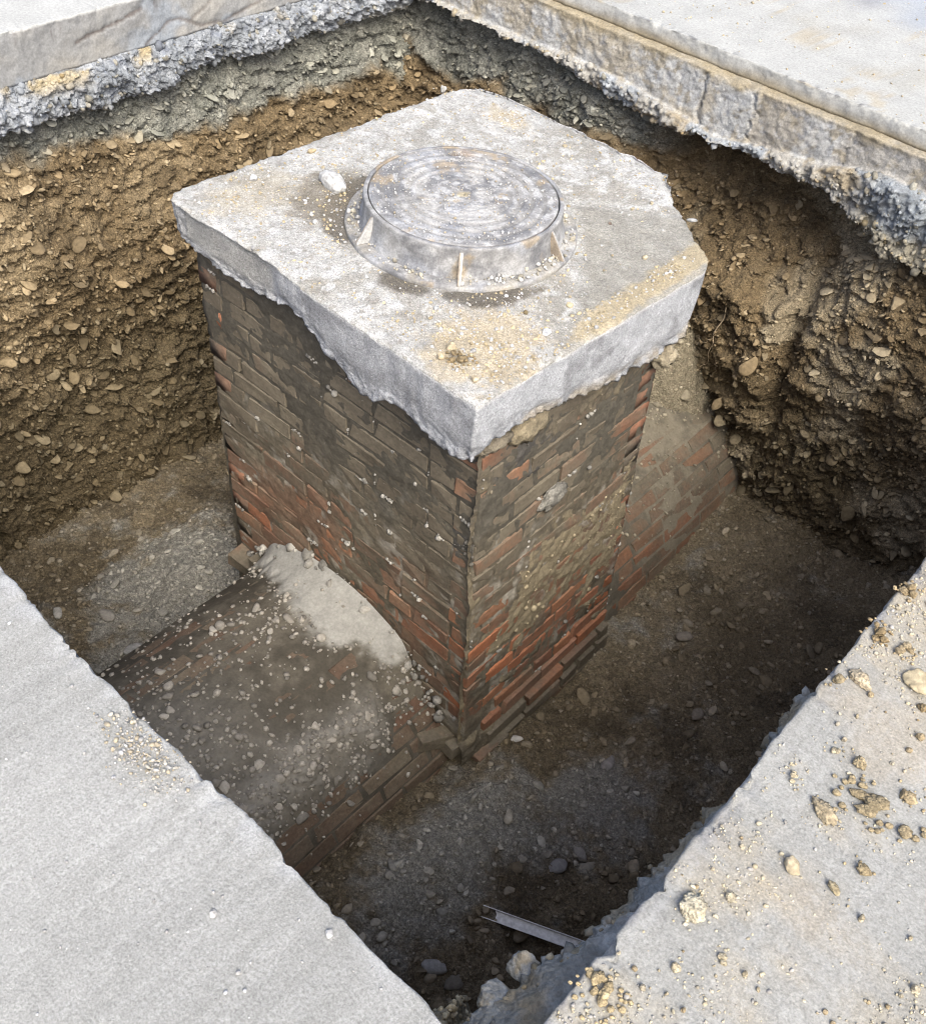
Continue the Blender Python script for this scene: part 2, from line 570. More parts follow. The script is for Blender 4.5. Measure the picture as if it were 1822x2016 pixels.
# rough concrete layers under the pavements
def base_layer(name, side, a0, a1, prof, ampfun, colfun, step=0.0075, nrow=64, offs=None, agg=0):
    a = np.arange(a0, a1, step)
    t = np.linspace(0, 1, nrow)
    O = np.zeros((len(a), nrow))
    Z = np.zeros((len(a), nrow))
    AMP = np.zeros((len(a), nrow))
    for i, av in enumerate(a):
        pts, amps = prof(av), ampfun(av)
        d = np.concatenate([[0], np.cumsum([max(0.012, math.hypot(p[0] - q[0], p[1] - q[1])) if j < len(pts) - 2 else 0.06
                                            for j, (p, q) in enumerate(zip(pts[:-1], pts[1:]))])])
        d /= d[-1]
        O[i] = np.interp(t, d, [p[0] for p in pts])
        Z[i] = np.interp(t, d, [p[1] for p in pts])
        AMP[i] = np.interp(t, d, amps)
    AA = np.broadcast_to(a[:, None], O.shape)
    P = to_world(side, AA, O, Z)
    w, wid = worley2(AA / 0.030 + 0.4 * fbm(P, 9, 2), (Z - O * 0.6) / 0.026, 5)
    lump = np.maximum(0, 0.75 - w) * (0.5 + wid)
    disp = 0.9 * fbm(P, 6, 4, 0.6, seed=61) + 0.6 * lump + 0.6 * fbm(P, 26, 4, 0.65, seed=62) - 0.2
    O2 = O - AMP * disp + (offs(AA, Z) if offs else 0)
    Z2 = Z + AMP * 0.5 * fbm(P, 8, 5, 0.6, seed=63)
    P = to_world(side, AA, O2, Z2)
    c = colfun(AA, O, Z, P, AMP)
    ob = add_obj(name, new_mesh(name, P, grid_faces(len(a), nrow), c, want=INTO[side]), CONC_CUT if side == 'BR' else CONC_ROUGH, kind='structure')
    if agg:
        r = np.random.default_rng(nrow + agg)
        w = np.where(AMP > 0.013, 1.0, 0.0) * (Z < -0.16)
        w[:, -8:] = 0
        cell = np.zeros_like(w)
        cell[:-1, :-1] = np.linalg.norm(np.cross(P[1:, :-1] - P[:-1, :-1], P[:-1, 1:] - P[:-1, :-1]), axis=-1)
        w = (w * np.minimum(cell, np.median(cell) * 5)).ravel()
        idx = r.choice(w.size, agg, p=w / w.sum())
        pos = P.reshape(-1, 3)[idx]
        sz = np.clip(np.exp(r.normal(math.log(0.0062), 0.7, agg)), 0.002, 0.026)
        nn = np.array(INTO[side]) * 0.7 + np.array([0, 0, 0.5]) + r.normal(0, 0.6, (agg, 3))
        cc = c.reshape(-1, 3)[idx] * r.uniform(0.55, 1.15, (agg, 1)) * np.where(r.random((agg, 1)) < 0.25, np.array([1.0, 0.9, 0.72]), np.array([1.0, 1.0, 1.0]))
        me = pebble_mesh('aggregate', pos, nn, sz, r.uniform((.7, .6, .4), (1.2, 1., .9), (agg, 3)), cc, T_CHIP, r, smooth=False)
        add_obj('aggregate', me, GRAVEL, parent=ob, kind='stuff')
    return ob


ZB_BL = [(-2.2, -.36), (-.62, -.36), (-.52, -.385), (-.40, -.375), (-.15, -.392), (.1, -.41), (.34, -.355), (.69, -.375), (1.18, -.37), (1.54, -.385), (2.1, -.43)]


def prof_bl(a):
    zb = lerp(a, ZB_BL)
    bulge = 0.045 + 0.03 * max(0, -a) ** 0.5 * (a > -0.9)
    return [(0.03, -0.198), (-0.006, -0.207), (-bulge * 0.6, -0.235), (-bulge, -0.29), (-bulge * 0.8, zb + 0.02), (-0.005, zb), (0.35, zb + 0.015)]


def col_rough_bl(A, O, Z, P, AMP):
    n = fbm(P, 9, 4, 0.6, seed=71)
    c = mixc((0.225, 0.24, 0.255), (0.32, 0.335, 0.35), sstep(-0.4, 0.5, n))
    c = mixc(c, (0.17, 0.185, 0.215), 0.8 * sstep(0.2, 0.7, fbm(P, 26, 3, 0.6, seed=72)))
    och = sstep(0.15, 0.6, fbm(P, 4, 4, 0.6, seed=73) + 0.5 * sstep(0.0, -0.5, A) - 0.1) * sstep(-0.30, -0.20, Z)
    c = mixc(c, (0.42, 0.33, 0.17), 0.8 * och)
    return mixc(c, (0.27, 0.25, 0.20), 0.7 * sstep(-0.34, -0.40, Z + 0.02 * n) * sstep(0.1, 0.5, fbm(P, 5, 3, seed=74) + 0.2))


base_bl = base_layer('concrete_base', 'BL', -1.9, 1.78, prof_bl, lambda a: [0, 0.016, 0.030, 0.040, 0.036, 0.028, 0.006], col_rough_bl, agg=2600)

ZS_BR = [(-2.1, -.27), (-1.26, -.27), (-.78, -.258), (-.47, -.27), (-.1, -.315), (.0, -.33), (.22, -.29), (.51, -.255), (.76, -.19), (.95, -.20), (2, -.21)]
ZB_BR = [(-2.1, -.27), (-1.5, -.29), (-1.24, -.31), (-.9, -.325), (-.6, -.38), (-.37, -.39), (-.17, -.40), (-.08, -.345), (.17, -.36), (.4, -.37), (.6, -.375), (.75, -.44), (.88, -.51), (1.1, -.52), (2, -.50)]


def prof_br(a):
    zs = lerp(a, ZS_BR)
    zb = min(lerp(a, ZB_BR), zs - 0.035)
    zm = 0.5 * (zs + zb)
    b = lerp(a, [(-2, .055), (-.3, .06), (.2, .06), (.6, .075), (.8, .085), (2, .085)])
    return [(0.03, -0.071), (-0.036, -0.0775), (-0.047, -0.083), (-0.05, zs), (-b - 0.012, zs - 0.015), (-b - 0.02, zm), (-b + 0.005, zb + 0.01), (0.0, zb), (0.35, zb + 0.02)]


def amp_br(a):
    r = lerp(a, [(-2, .016), (-.2, .020), (.5, .024), (.9, .030), (2, .030)])
    return [0, 0.008, 0.006, 0.0065, r * 0.8, r * 1.3, r * 1.5, r * 1.3, 0.006]


def br_steps(A, Z):
    s = lerp(A, [(-2, 0), (-.118, 0), (-.108, -.005), (.145, -.006), (.160, .004), (.33, .003), (.40, 0), (.56, .002), (.60, .004), (2, .003)])
    wv = 0.035 * fbm(np.stack([0 * A, 0 * A, Z], -1), 14, 3, 0.6, seed=88)
    crack = 0.014 * np.exp(-((A + 0.113 + wv) / 0.004) ** 2) + 0.014 * np.exp(-((A - 0.150 + 1.3 * wv) / 0.004) ** 2) + 0.010 * np.exp(-((A - 0.58 - wv) / 0.004) ** 2)
    m = sstep(-0.085, -0.10, Z)
    return (s + crack) * m


def col_rough_br(A, O, Z, P, AMP):
    rough = sstep(0.008, 0.014, AMP)
    n = fbm(P, 5, 5, 0.6, seed=81)
    smooth = mixc((0.44, 0.44, 0.425), (0.40, 0.365, 0.30), sstep(-0.1, 0.6, n + 0.4 * sstep(-0.3, -0.9, A)))
    wob = 0.05 * fbm(P, 7, 3, seed=86)
    rec = sstep(.13, .17, A + wob) * sstep(.40, .34, A + wob)
    smooth = mixc(smooth, (0.35, 0.325, 0.28), rec)
    smooth = mixc(smooth, (0.35, 0.335, 0.305), sstep(.50, .60, A + wob))
    smooth = mixc(smooth, (0.30, 0.265, 0.20), 0.8 * sstep(0.2, 0.6, fbm(P, 11, 5, 0.65, seed=87)))
    smooth = mixc(smooth, (0.30, 0.31, 0.33), 0.5 * sstep(0.35, 0.6, fbm(P, 24, 3, seed=82)))
    smooth = mixc(smooth, (0.30, 0.25, 0.16), 0.8 * sstep(-0.125, -0.08, Z + 0.025 * n))
    r1 = mixc((0.36, 0.345, 0.31), (0.32, 0.27, 0.19), sstep(0.05, 0.6, n))
    r1 = mixc(r1, (0.34, 0.36, 0.375), sstep(0.1, 0.5, fbm(P, 6, 4, seed=83)))
    r2 = mixc((0.22, 0.24, 0.255), (0.31, 0.33, 0.345), sstep(-0.3, 0.5, fbm(P, 14, 4, 0.6, seed=84)))
    r2 = mixc(r2, (0.18, 0.19, 0.20), 0.75 * sstep(0.1, 0.6, fbm(P, 24, 3, 0.6, seed=85)))
    r2 = mixc(r2, (0.34, 0.31, 0.24), sstep(-0.36, -0.42, Z + 0.03 * n))
    rr = mixc(r1, r2, sstep(.66, .80, A))
    return mixc(smooth, rr, rough)


base_br = base_layer('concrete_base', 'BR', X_BL + 0.02, X_FR, prof_br, amp_br, col_rough_br, nrow=80, offs=br_steps, agg=2600)


def prof_fr(a):
    out = lerp(a, [(-1.95, .13), (-1.75, .10), (-1.62, .065), (-1.5, .05), (-1.2, .035), (-1.12, .0), (-.98, .0), (-.92, .035), (-.80, .03), (-.74, -.02), (2, -.03)])
    return [(0.03, -0.15), (-out * 0.55, -0.165), (-out, -0.21), (-out * 0.9, -0.30), (0.0, -0.36), (0.3, -0.36)]


def col_rough_fr(A, O, Z, P, AMP):
    n = fbm(P, 8, 4, 0.6, seed=91)
    c = mixc((0.25, 0.245, 0.22), (0.35, 0.34, 0.31), sstep(-0.3, 0.5, n))
    return mixc(c, (0.30, 0.24, 0.15), 0.8 * sstep(0.1, 0.5, fbm(P, 5, 4, seed=92) + 0.2 * sstep(-1.6, -1.8, A)))


base_fr = base_layer('concrete_base', 'FR', -1.93, 1.7, prof_fr, lambda a: [0, 0.012, 0.022, 0.022, 0.02, 0.005], col_rough_fr, step=0.009, agg=1500)
base_fl = base_layer('concrete_base', 'FL', X_BL + 0.1, X_FR - 0.02,
                     lambda a: [(0.05, -0.16), (0.02, -0.175), (0.02, -0.25), (0.03, -0.33), (0.10, -0.36), (0.3, -0.36)],
                     lambda a: [0, 0.012, 0.02, 0.02, 0.02, 0.005], col_rough_fr, step=0.02, nrow=30)

# ------------------------------------------------------------------ earth walls
BROWN, BROWN2, DKBROWN = np.array([0.180, 0.131, 0.072]), np.array([0.255, 0.195, 0.115]), np.array([0.105, 0.077, 0.043])
GREYG, GREYG2 = np.array([0.185, 0.185, 0.155]), np.array([0.26, 0.255, 0.215])


def ledges(a, z, freq, seed, tilt=0.0):
    P = np.stack([a * 0.7, z, 0 * a + seed], -1)
    u = (z + tilt * a) * freq + 0.9 * fbm(P, 1.6, 3, 0.5, seed=seed) + 0.45 * fbm(P, 9, 4, 0.6, seed=seed + 1)
    fr = u - np.floor(u)
    s = (1 - fr) * sstep(0.0, 0.10, fr)
    amp = np.clip(0.5 + 0.9 * fbm(np.stack([a, np.floor(u) * 0.37, 0 * a], -1), 2.3, 3, seed=seed + 2), 0, 1.4)
    return s * amp


def cobble(a, z, sz, seed, asp=1.7):
    P = np.stack([a, z, 0 * a], -1)
    q = 0.35 * fbm(P, 0.8 / sz, 2, seed=seed)
    w, i = worley2(a / sz + q, z * asp / sz + q, seed)
    return np.sqrt(np.clip(1 - (w / 0.62) ** 2, 0, 1)) * (0.25 + 0.75 * i) * sz


def plates(a, z, sz, asp, seed, dip=0.0):
    """overlapping flat clasts: each sticks out most along its lower rim"""
    P = np.stack([a, z, 0 * a], -1)
    q = 0.45 * fbm(P, 0.7 / sz, 3, 0.6, seed=seed)
    w, i, ox, oy = worley_plate(a / sz + q, (z + dip * a) * asp / sz + 0.8 * q, seed)
    tilt = 0.5 - 0.75 * np.clip(oy, -0.7, 0.7) + 0.35 * (i - 0.5) * ox
    return sz * (0.55 * i + 0.62 * tilt * (0.4 + i))


def d_bl(a, z):
    base = lerp(z, [(-3, .16), (-2.5, .13), (-2.0, .09), (-1.6, .07), (-1.2, .10), (-.95, .10), (-.75, .05), (-.62, .0), (-.5, -.035), (-.40, -.055), (-.3, -.06), (0, -.06)])
    P = np.stack([a, z, 0 * a], -1)
    d = base + 0.045 * fbm(P, 1.3, 3, 0.5, seed=101) + 0.050 * ledges(a, z, 4.2, 3, tilt=-0.12) * sstep(-0.45, -0.75, z) + 0.016 * ledges(a, z, 13, 7)
    clump = np.abs(fbm(P * np.array([1, 1.5, 1]), 4.5, 3, 0.55, seed=104))
    d = d + 0.020 * fbm(P, 7, 4, 0.6, seed=102) + 0.045 * clump + 0.36 * plates(a, z, 0.085, 2.1, 21, -0.15) + 0.45 * plates(a, z, 0.036, 1.9, 22, -0.2) + 0.006 * fbm(P, 38, 3, 0.65, seed=103) - 0.045
    return d


def d_br(a, z):
    right = sstep(.5, .95, a)
    left = sstep(-.1, -.7, a)
    b_mid = lerp(z, [(-3, .02), (-2.1, .03), (-1.75, .0), (-1.5, -.01), (-1.38, .05), (-1.2, .10), (-1.0, .06), (-.92, -.06), (-.8, -.18), (-.62, -.26), (-.5, -.29), (-.35, -.29), (0, -.29)])
    b_rt = lerp(z, [(-3, .0), (-2.0, .04), (-1.6, .02), (-1.35, .04), (-1.18, .13), (-.95, .12), (-.75, .07), (-.62, .02), (-.52, -.05), (0, -.06)])
    b_lf = lerp(z, [(-3, .05), (-1.5, .05), (-1.0, .04), (-.6, .0), (-.45, -.02), (-.3, -.05), (0, -.05)])
    base = b_mid * (1 - right) * (1 - left) + b_rt * right + b_lf * left
    P = np.stack([a, z, 0 * a], -1)
    d = base + 0.06 * fbm(P, 1.5, 3, 0.5, seed=111) + 0.055 * ledges(a, z, 3.9, 13, tilt=0.12) * sstep(-0.55, -0.8, z) + 0.016 * ledges(a, z, 12, 17)
    gully = np.exp(-((a - 0.64 + 0.12 * (z + 1.0)) / 0.05) ** 2) * sstep(-1.75, -1.4, z) * sstep(-.6, -.9, z)
    d = d - 0.10 * gully
    clump = np.abs(fbm(P * np.array([1, 1.5, 1]), 4.0, 3, 0.55, seed=114))
    d = d + 0.022 * fbm(P, 7, 4, 0.6, seed=112) + 0.050 * clump + 0.36 * plates(a, z, 0.090, 2.1, 25, 0.15) + 0.45 * plates(a, z, 0.038, 1.9, 26, 0.2) + 0.006 * fbm(P, 38, 3, 0.65, seed=113) - 0.048
    return d


def wall_col(side, a, z):
    P = np.stack([a, z, 0 * a + (1 if side == 'BL' else 9)], -1)
    n = fbm(P, 2.2, 5, 0.55, seed=121)
    c = mixc(BROWN, BROWN2, sstep(-0.3, 0.7, n))
    c = mixc(c, DKBROWN, 0.75 * sstep(0.1, 0.7, fbm(P * np.array([1, 2.2, 1]), 3.2, 4, 0.55, seed=122)))
    c = mixc(c, (0.098, 0.076, 0.043), sstep(-1.15, -1.75, z + 0.25 * n) * 0.8)  # darker damp clay low down, with the pit's shade painted into the colour
    if side == 'BL':
        zt = lerp(a, [(-2, -.50), (-.65, -.51), (-.17, -.57), (.3, -.645), (1.0, -.65), (1.6, -.66), (2.0, -.9)])
        g = sstep(-0.035, 0.035, z - zt + 0.05 * fbm(P, 5, 4, seed=123))
    else:
        g = sstep(-0.04, 0.04, z + 0.62 + 0.10 * fbm(P, 4, 4, seed=124)) * sstep(-.2, -.5, a)
        pale = sstep(0.0, 0.5, fbm(P, 2.5, 4, seed=126) + 0.5 * np.exp(-((a - .85) / .35) ** 2 - ((z + .9) / .3) ** 2) - 0.15)
        c = mixc(c, (0.33, 0.275, 0.185), 0.75 * pale)
    cg = mixc(GREYG, GREYG2, sstep(-0.3, 0.6, fbm(P, 6, 4, seed=125)))
    return mixc(c, cg, g)


def wall_pos(side, a, z):
    return to_world(side, a, -(d_bl(a, z) if side == 'BL' else d_br(a, z)), z)


def wall_nrm(side, a, z, e=0.02):
    f = d_bl if side == 'BL' else d_br
    ga = (f(a + e, z) - f(a - e, z)) / (2 * e)
    gz = (f(a, z + e) - f(a, z - e)) / (2 * e)
    n = np.stack([np.ones_like(a), -ga, -gz], -1)      # (into pit, a, z)
    n /= np.linalg.norm(n, axis=-1, keepdims=True)
    if side == 'BL':
        return np.stack([n[..., 0], n[..., 1], n[..., 2]], -1)
    return np.stack([n[..., 1], -n[..., 0], n[..., 2]], -1)


def in_view(P):
    d = P - CAM
    w = -(d @ CAM_B)
    x = 911 + 2035 * (d @ CAM_R) / w
    y = 1008 - 2035 * (d @ CAM_U) / w
    return (x > -20) & (x < 1842) & (y > -20) & (y < 2036), w


STONE_ME = []
for k in range(18):
    T, F = (T_PEB, T_ANG, T_FLAKE2)[k % 3]
    me_ = new_mesh('stone', T[k % len(T)], F, smooth=(k % 3 == 0))
    me_.materials.append(STONE)
    STONE_ME.append(me_)


def place_stones(name, parent, pos, nrm, size, dims, col, r, pick=None):
    R = frames(nrm, r)
    pick = pick or list(range(18))
    for i in range(len(pos)):
        o = bpy.data.objects.new(name, STONE_ME[pick[int(r.integers(0, len(pick)))]])
        mw = Matrix.Identity(4)
        for c_ in range(3):
            for q in range(3):
                mw[q][c_] = R[i, q, c_] * size[i] * dims[i, c_]
            mw[c_][3] = pos[i, c_]
        o.matrix_world = mw
        o.color = (*[float(v) for v in col[i]], 1.0)
        o.parent = parent
        COL.objects.link(o)


def bed(parent, pos, nrm, size, col, r, big_n=300, dims_lo=(0.8, 0.55, 0.2), dims_hi=(1.1, 0.9, 0.5), fine_lim=0.024, smooth=True):
    """stones of a gravel bed: the largest in view one by one, the rest joined"""
    n = len(pos)
    dims = r.uniform(dims_lo, dims_hi, (n, 3))
    ok, w = in_view(pos)
    score = np.where(ok, size / w, 0)
    order = np.argsort(-score)
    big = order[:big_n]
    rest = order[big_n:]
    place_stones('stone', parent, pos[big], nrm[big], size[big], dims[big], col[big], r, pick=None if smooth else [k for k in range(18) if k % 3 == 2 or k in (1, 4, 0)])
    fine = rest[size[rest] < fine_lim]
    mid = rest[size[rest] >= fine_lim]
    for sel, T, nm in ((mid, T_ANG if smooth else T_FLAKE2, 'gravel'), (fine, T_CHIP if smooth else T_FLAKE, 'fine_gravel')):
        if len(sel):
            me = pebble_mesh(nm, pos[sel], nrm[sel], size[sel], dims[sel], col[sel], T, r, smooth=smooth)
            add_obj(nm, me, GRAVEL, parent=parent, kind='stuff')


def earth_wall(side, a0, a1, z0, z1, step, n_peb, seed):
    r = np.random.default_rng(seed)
    a = np.arange(a0, a1, step)
    z = np.arange(z0, z1, -step)
    A, Z = np.meshgrid(a, z, indexing='ij')
    P = wall_pos(side, A, Z)
    N3 = wall_nrm(side, A, Z)
    P = P + N3 * (0.010 * fbm(P, 16, 4, 0.6, seed=seed) + 0.008 * np.abs(fbm(P, 34, 3, 0.6, seed=seed + 1)))[..., None]
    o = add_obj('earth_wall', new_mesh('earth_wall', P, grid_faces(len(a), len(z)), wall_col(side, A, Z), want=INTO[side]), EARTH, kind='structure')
    cell = np.linalg.norm(np.cross(P[1:, :-1] - P[:-1, :-1], P[:-1, 1:] - P[:-1, :-1]), axis=-1)
    cell = cell * ((Z[:-1, :-1] > z1 + 0.25) & (Z[:-1, :-1] < z0 - 0.06))
    cell = np.minimum(cell, np.median(cell) * 6).ravel()
    idx = r.choice(cell.size, n_peb, p=cell / cell.sum())
    ia, iz = np.unravel_index(idx, (len(a) - 1, len(z) - 1))
    pa, pz = a[ia], z[iz]
    dens = fbm(np.stack([pa, pz * 1.6, 0 * pa], -1), 2.6, 3, seed=seed)
    keep = r.random(n_peb) < np.clip(0.62 + 0.75 * dens, 0.12, 1)
    ia, iz, pa, pz = ia[keep], iz[keep], pa[keep], pz[keep]
    nr, pos0 = N3[ia, iz], P[ia, iz]
    n = len(pa)
    size = np.clip(np.exp(r.normal(math.log(0.0100), 0.55, n)), 0.004, 0.046)
    pos = pos0 + nr * size[:, None] * 0.10 + r.normal(0, 0.003, (n, 3))
    up = np.array([0, 0, 1.0])
    nrm = 0.66 * nr + 0.95 * up + r.normal(0, 0.26, (n, 3))
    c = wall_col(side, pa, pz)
    c = c * r.uniform(0.8, 1.5, (n, 1)) + (r.uniform(0.0, 1.0, (n, 1)) ** 2) * 0.11 * np.array([1, 0.90, 0.65])
    bed(o, pos, nrm, size, c, r, dims_lo=(0.85, 0.55, 0.16), dims_hi=(1.35, 0.95, 0.36), smooth=False)
    return o


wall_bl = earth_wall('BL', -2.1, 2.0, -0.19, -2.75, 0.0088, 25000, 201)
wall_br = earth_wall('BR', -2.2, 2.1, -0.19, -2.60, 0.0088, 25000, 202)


def plain_wall(side, a0, a1):
    a = np.arange(a0, a1, 0.04)
    z = np.arange(-0.19, -2.75, -0.04)
    A, Z = np.meshgrid(a, z, indexing='ij')
    P0 = np.stack([A, Z, 0 * A], -1)
    d = -0.06 + 0.06 * fbm(P0, 1.5, 4, seed=131) + 0.05 * ledges(A, Z, 4.5, 23) + 0.06 * sstep(-1.0, -2.2, Z)
    P = to_world(side, A, -d, Z)
    c = mixc(BROWN, DKBROWN, sstep(-0.3, 0.6, fbm(P, 3, 4, seed=132)))
    return add_obj('earth_wall', new_mesh('earth_wall', P, grid_faces(len(a), len(z)), c, want=INTO[side]), EARTH, kind='structure')


plain_wall('FL', -2.2, 2.1)
plain_wall('FR', -2.2, 2.1)

# ------------------------------------------------------------------ pit floor
ARCH_R, ARCH_Z, ARCH_X = 0.695, -2.32, -0.01


def floor_z(x, y):
    P = np.stack([x, y, 0 * x], -1)
    z = -2.22 + 0 * x
    z = z - 0.20 * sstep(-0.8, -1.7, x)
    z = z + 0.22 * np.exp(-((x - 0.85) / 0.28) ** 2 - ((y + 1.45) / 0.65) ** 2)          # heap against the culvert
    z = z + 0.06 * np.exp(-((x - 1.05) / 0.35) ** 2 - ((y + 0.85) / 0.4) ** 2)
    z = z + 0.10 * sstep(0.7, 1.7, y) * sstep(0.5, 1.0, x) + 0.22 * sstep(1.2, 1.9, x) * sstep(0.0, 1.2, y)
    # talus lying on the culvert between tower and wall
    z = z + 1.05 * np.exp(-((x + 0.02) / 0.42) ** 2) * sstep(1.0, 1.7, y)
    z = z + 0.045 * fbm(P, 1.7, 4, 0.5, seed=141) + 0.014 * fbm(P, 7, 4, 0.55, seed=142)
    z = z + 0.40 * cobble(x, y, 0.05, 3, 1.2) + 0.55 * cobble(x, y, 0.024, 9, 1.1) + 0.03 * np.abs(fbm(P, 5, 3, 0.6, seed=144)) + 0.006 * fbm(P, 40, 2, seed=143)
    return z


def floor_col(x, y):
    P = np.stack([x, y, 0 * x], -1)
    n = fbm(P, 2.0, 5, 0.55, seed=151)
    c = mixc((0.150, 0.118, 0.073), (0.205, 0.165, 0.107), sstep(-0.4, 0.6, n))
    c = mixc(c, (0.085, 0.067, 0.043), 0.7 * sstep(0.1, 0.6, fbm(P, 2.7, 4, seed=152)))
    grey = sstep(0.15, 0.95, 1.15 * np.exp(-((x + 0.90) / 0.50) ** 2 - ((y + 0.75) / 0.6) ** 2)
                 + 1.15 * np.exp(-((x - 0.98) / 0.24) ** 2 - ((y + 0.95) / 0.50) ** 2)
                 + 0.8 * np.exp(-((x - 1.2) / 0.22) ** 2 - ((y + 0.30) / 0.35) ** 2) + 0.35 * n + 0.45 * fbm(P, 8, 4, 0.65, seed=153))
    c = mixc(c, (0.275, 0.268, 0.238), 0.75 * grey)
    c = mixc(c, (0.25, 0.215, 0.15), sstep(0.9, 1.4, y) * sstep(0.7, 0.4, np.abs(x)))
    return c


def build_floor():
    r = np.random.default_rng(301)
    g = np.arange(-2.05, 2.0, 0.0102)
    X, Y = np.meshgrid(g, g, indexing='ij')
    Z = floor_z(X, Y)
    o = add_obj('pit_floor', new_mesh('pit_floor', np.stack([X, Y, Z], -1), grid_faces(len(g), len(g)), floor_col(X, Y), want=(0, 0, 1)), EARTH, kind='structure')
    n = 19000
    x, y = r.uniform(-2.0, 1.9, n), r.uniform(-1.95, 1.85, n)
    inside = ((x > -0.7) & (x < 0.62) & (y > -0.5) & (y < 0.40))
    arch = (np.abs(x - ARCH_X) < 0.60) & (y < 0.9)
    keep = ~inside & ~arch
    x, y = x[keep], y[keep]
    n = len(x)
    size = np.clip(np.exp(r.normal(math.log(0.0088), 0.55, n)), 0.004, 0.040)
    z = floor_z(x, y)
    nrm = np.array([0, 0, 1.0]) + r.normal(0, 0.38, (n, 3))
    pos = np.stack([x, y, z + size * 0.12], -1)
    c = floor_col(x, y) * r.uniform(0.85, 1.5, (n, 1)) + (r.uniform(0, 1, (n, 1)) ** 3) * 0.11 * np.array([1, .95, .82])
    bed(o, pos, nrm, size, c, r, big_n=285, smooth=False, dims_lo=(0.8, 0.55, 0.3), dims_hi=(1.2, 0.95, 0.6))
    # the stones that stand out singly on the floor
    px = [(-0.767, -1.146, .055, (.30, .29, .27)), (-0.70, -1.20, .058, (.31, .30, .28)), (-1.02, -1.12, .05, (.24, .22, .19)), (-1.21, -1.27, .04, (.33, .31, .27)),
          (1.21, -1.24, .055, (.29, .28, .26)), (1.30, -1.22, .05, (.16, .14, .11)), (0.80, -0.29, .035, (.50, .47, .42)), (1.33, -0.50, .05, (.24, .22, .19)),
          (1.30, -0.62, .05, (.22, .21, .2)), (1.15, -0.06, .05, (.26, .24, .22)), (1.30, .40, .045, (.2, .17, .13)), (1.0, .75, .05, (.22, .19, .15))]
    for (sx, sy, s, cc) in px:
        zz = float(floor_z(np.array([sx]), np.array([sy]))[0])
        place_stones('stone', o, np.array([[sx, sy, zz + s * 0.25]]), np.array([[0.1, 0.05, 1.0]]), np.array([s]), np.array([[1.0, 0.6, 0.4]]), np.array([cc]), r)
    return o


pit_floor = build_floor()
# ------------------------------------------------------------------ brick templates
def brick_templates(L, W, H, n, seed):
    r = np.random.default_rng(seed)
    out = []
    for k in range(n):
        bm = bmesh.new()
        bmesh.ops.create_cube(bm, size=1.0)
        bmesh.ops.scale(bm, vec=(L, W, H), verts=bm.verts)
        bmesh.ops.bevel(bm, geom=bm.edges[:], offset=0.004, segments=1, affect='EDGES')
        for v in bm.verts:
            v.co += Vector(r.normal(0, 0.0016, 3))
        # knock one or two corners off
        for _ in range(2):
            c = Vector((r.choice([-1, 1]) * L / 2, -W / 2, r.choice([-1, 1]) * H / 2))
            for v in bm.verts:
                if (v.co - c).length < 0.016:
                    v.co = v.co.lerp(Vector((0, 0, 0)), r.uniform(0.02, 0.10))
        me = bpy.data.meshes.new('brick')
        bm.to_mesh(me)
        bm.free()
        me.materials.append(BRICK)
        out.append(me)
    return out


B_STR = brick_templates(0.25, 0.11, 0.070, 7, 1)
B_HDR = brick_templates(0.12, 0.11, 0.070, 6, 2)
B_FLAT = brick_templates(0.25, 0.11, 0.066, 6, 3)


def put_brick(parent, meshes, mat_world, color, alpha, r, name='brick'):
    o = bpy.data.objects.new(name, meshes[int(r.integers(0, len(meshes)))])
    o.matrix_world = mat_world
    o.color = (*[float(c) for c in color], float(alpha))
    o.parent = parent
    COL.objects.link(o)
    return o


def empty(name, loc, label, cat, group=None):
    o = bpy.data.objects.new(name, None)
    COL.objects.link(o)
    o.location = loc
    o.empty_display_size = 0.1
    bpy.context.view_layer.update()
    return tag(o, None, label, cat, group)


def keep_world(parent):
    return Matrix.Translation(parent.location).inverted()


# ------------------------------------------------------------------ brick chamber under the slab
def sh(z):
    return np.clip(0.055 * (-z - 0.45) / 1.1, 0, 0.085)


TX0, TX1, TY0, TY1 = -0.775, 0.628, -0.55, 0.435
COURSE = 0.081
Z_TOP, N_COURSE = -0.335, 25


def redness_left(x, z):
    n = float(fbm(np.array([[x * 1.0, z * 1.3, 3.0]]), 1.7, 3, seed=401)[0])
    v = 0.28 + 0.20 * float(sstep(-0.85, -1.45, z)) + 0.20 * n
    v -= 0.14 * float(sstep(0.25, 0.55, x)) * float(sstep(-1.35, -1.0, z))
    return v


def redness_right(y, z):
    n = float(fbm(np.array([[y * 1.1, z * 1.3, 7.0]]), 1.9, 3, seed=402)[0])
    v = 0.38 + 0.27 * float(sstep(-1.25, -1.48, z)) + 0.14 * n
    v -= 0.30 * float(sstep(-1.98, -2.12, z))
    return v


RED = [(0.34, 0.135, 0.068), (0.30, 0.125, 0.068), (0.26, 0.12, 0.07), (0.33, 0.155, 0.085), (0.23, 0.11, 0.07), (0.28, 0.14, 0.088)]


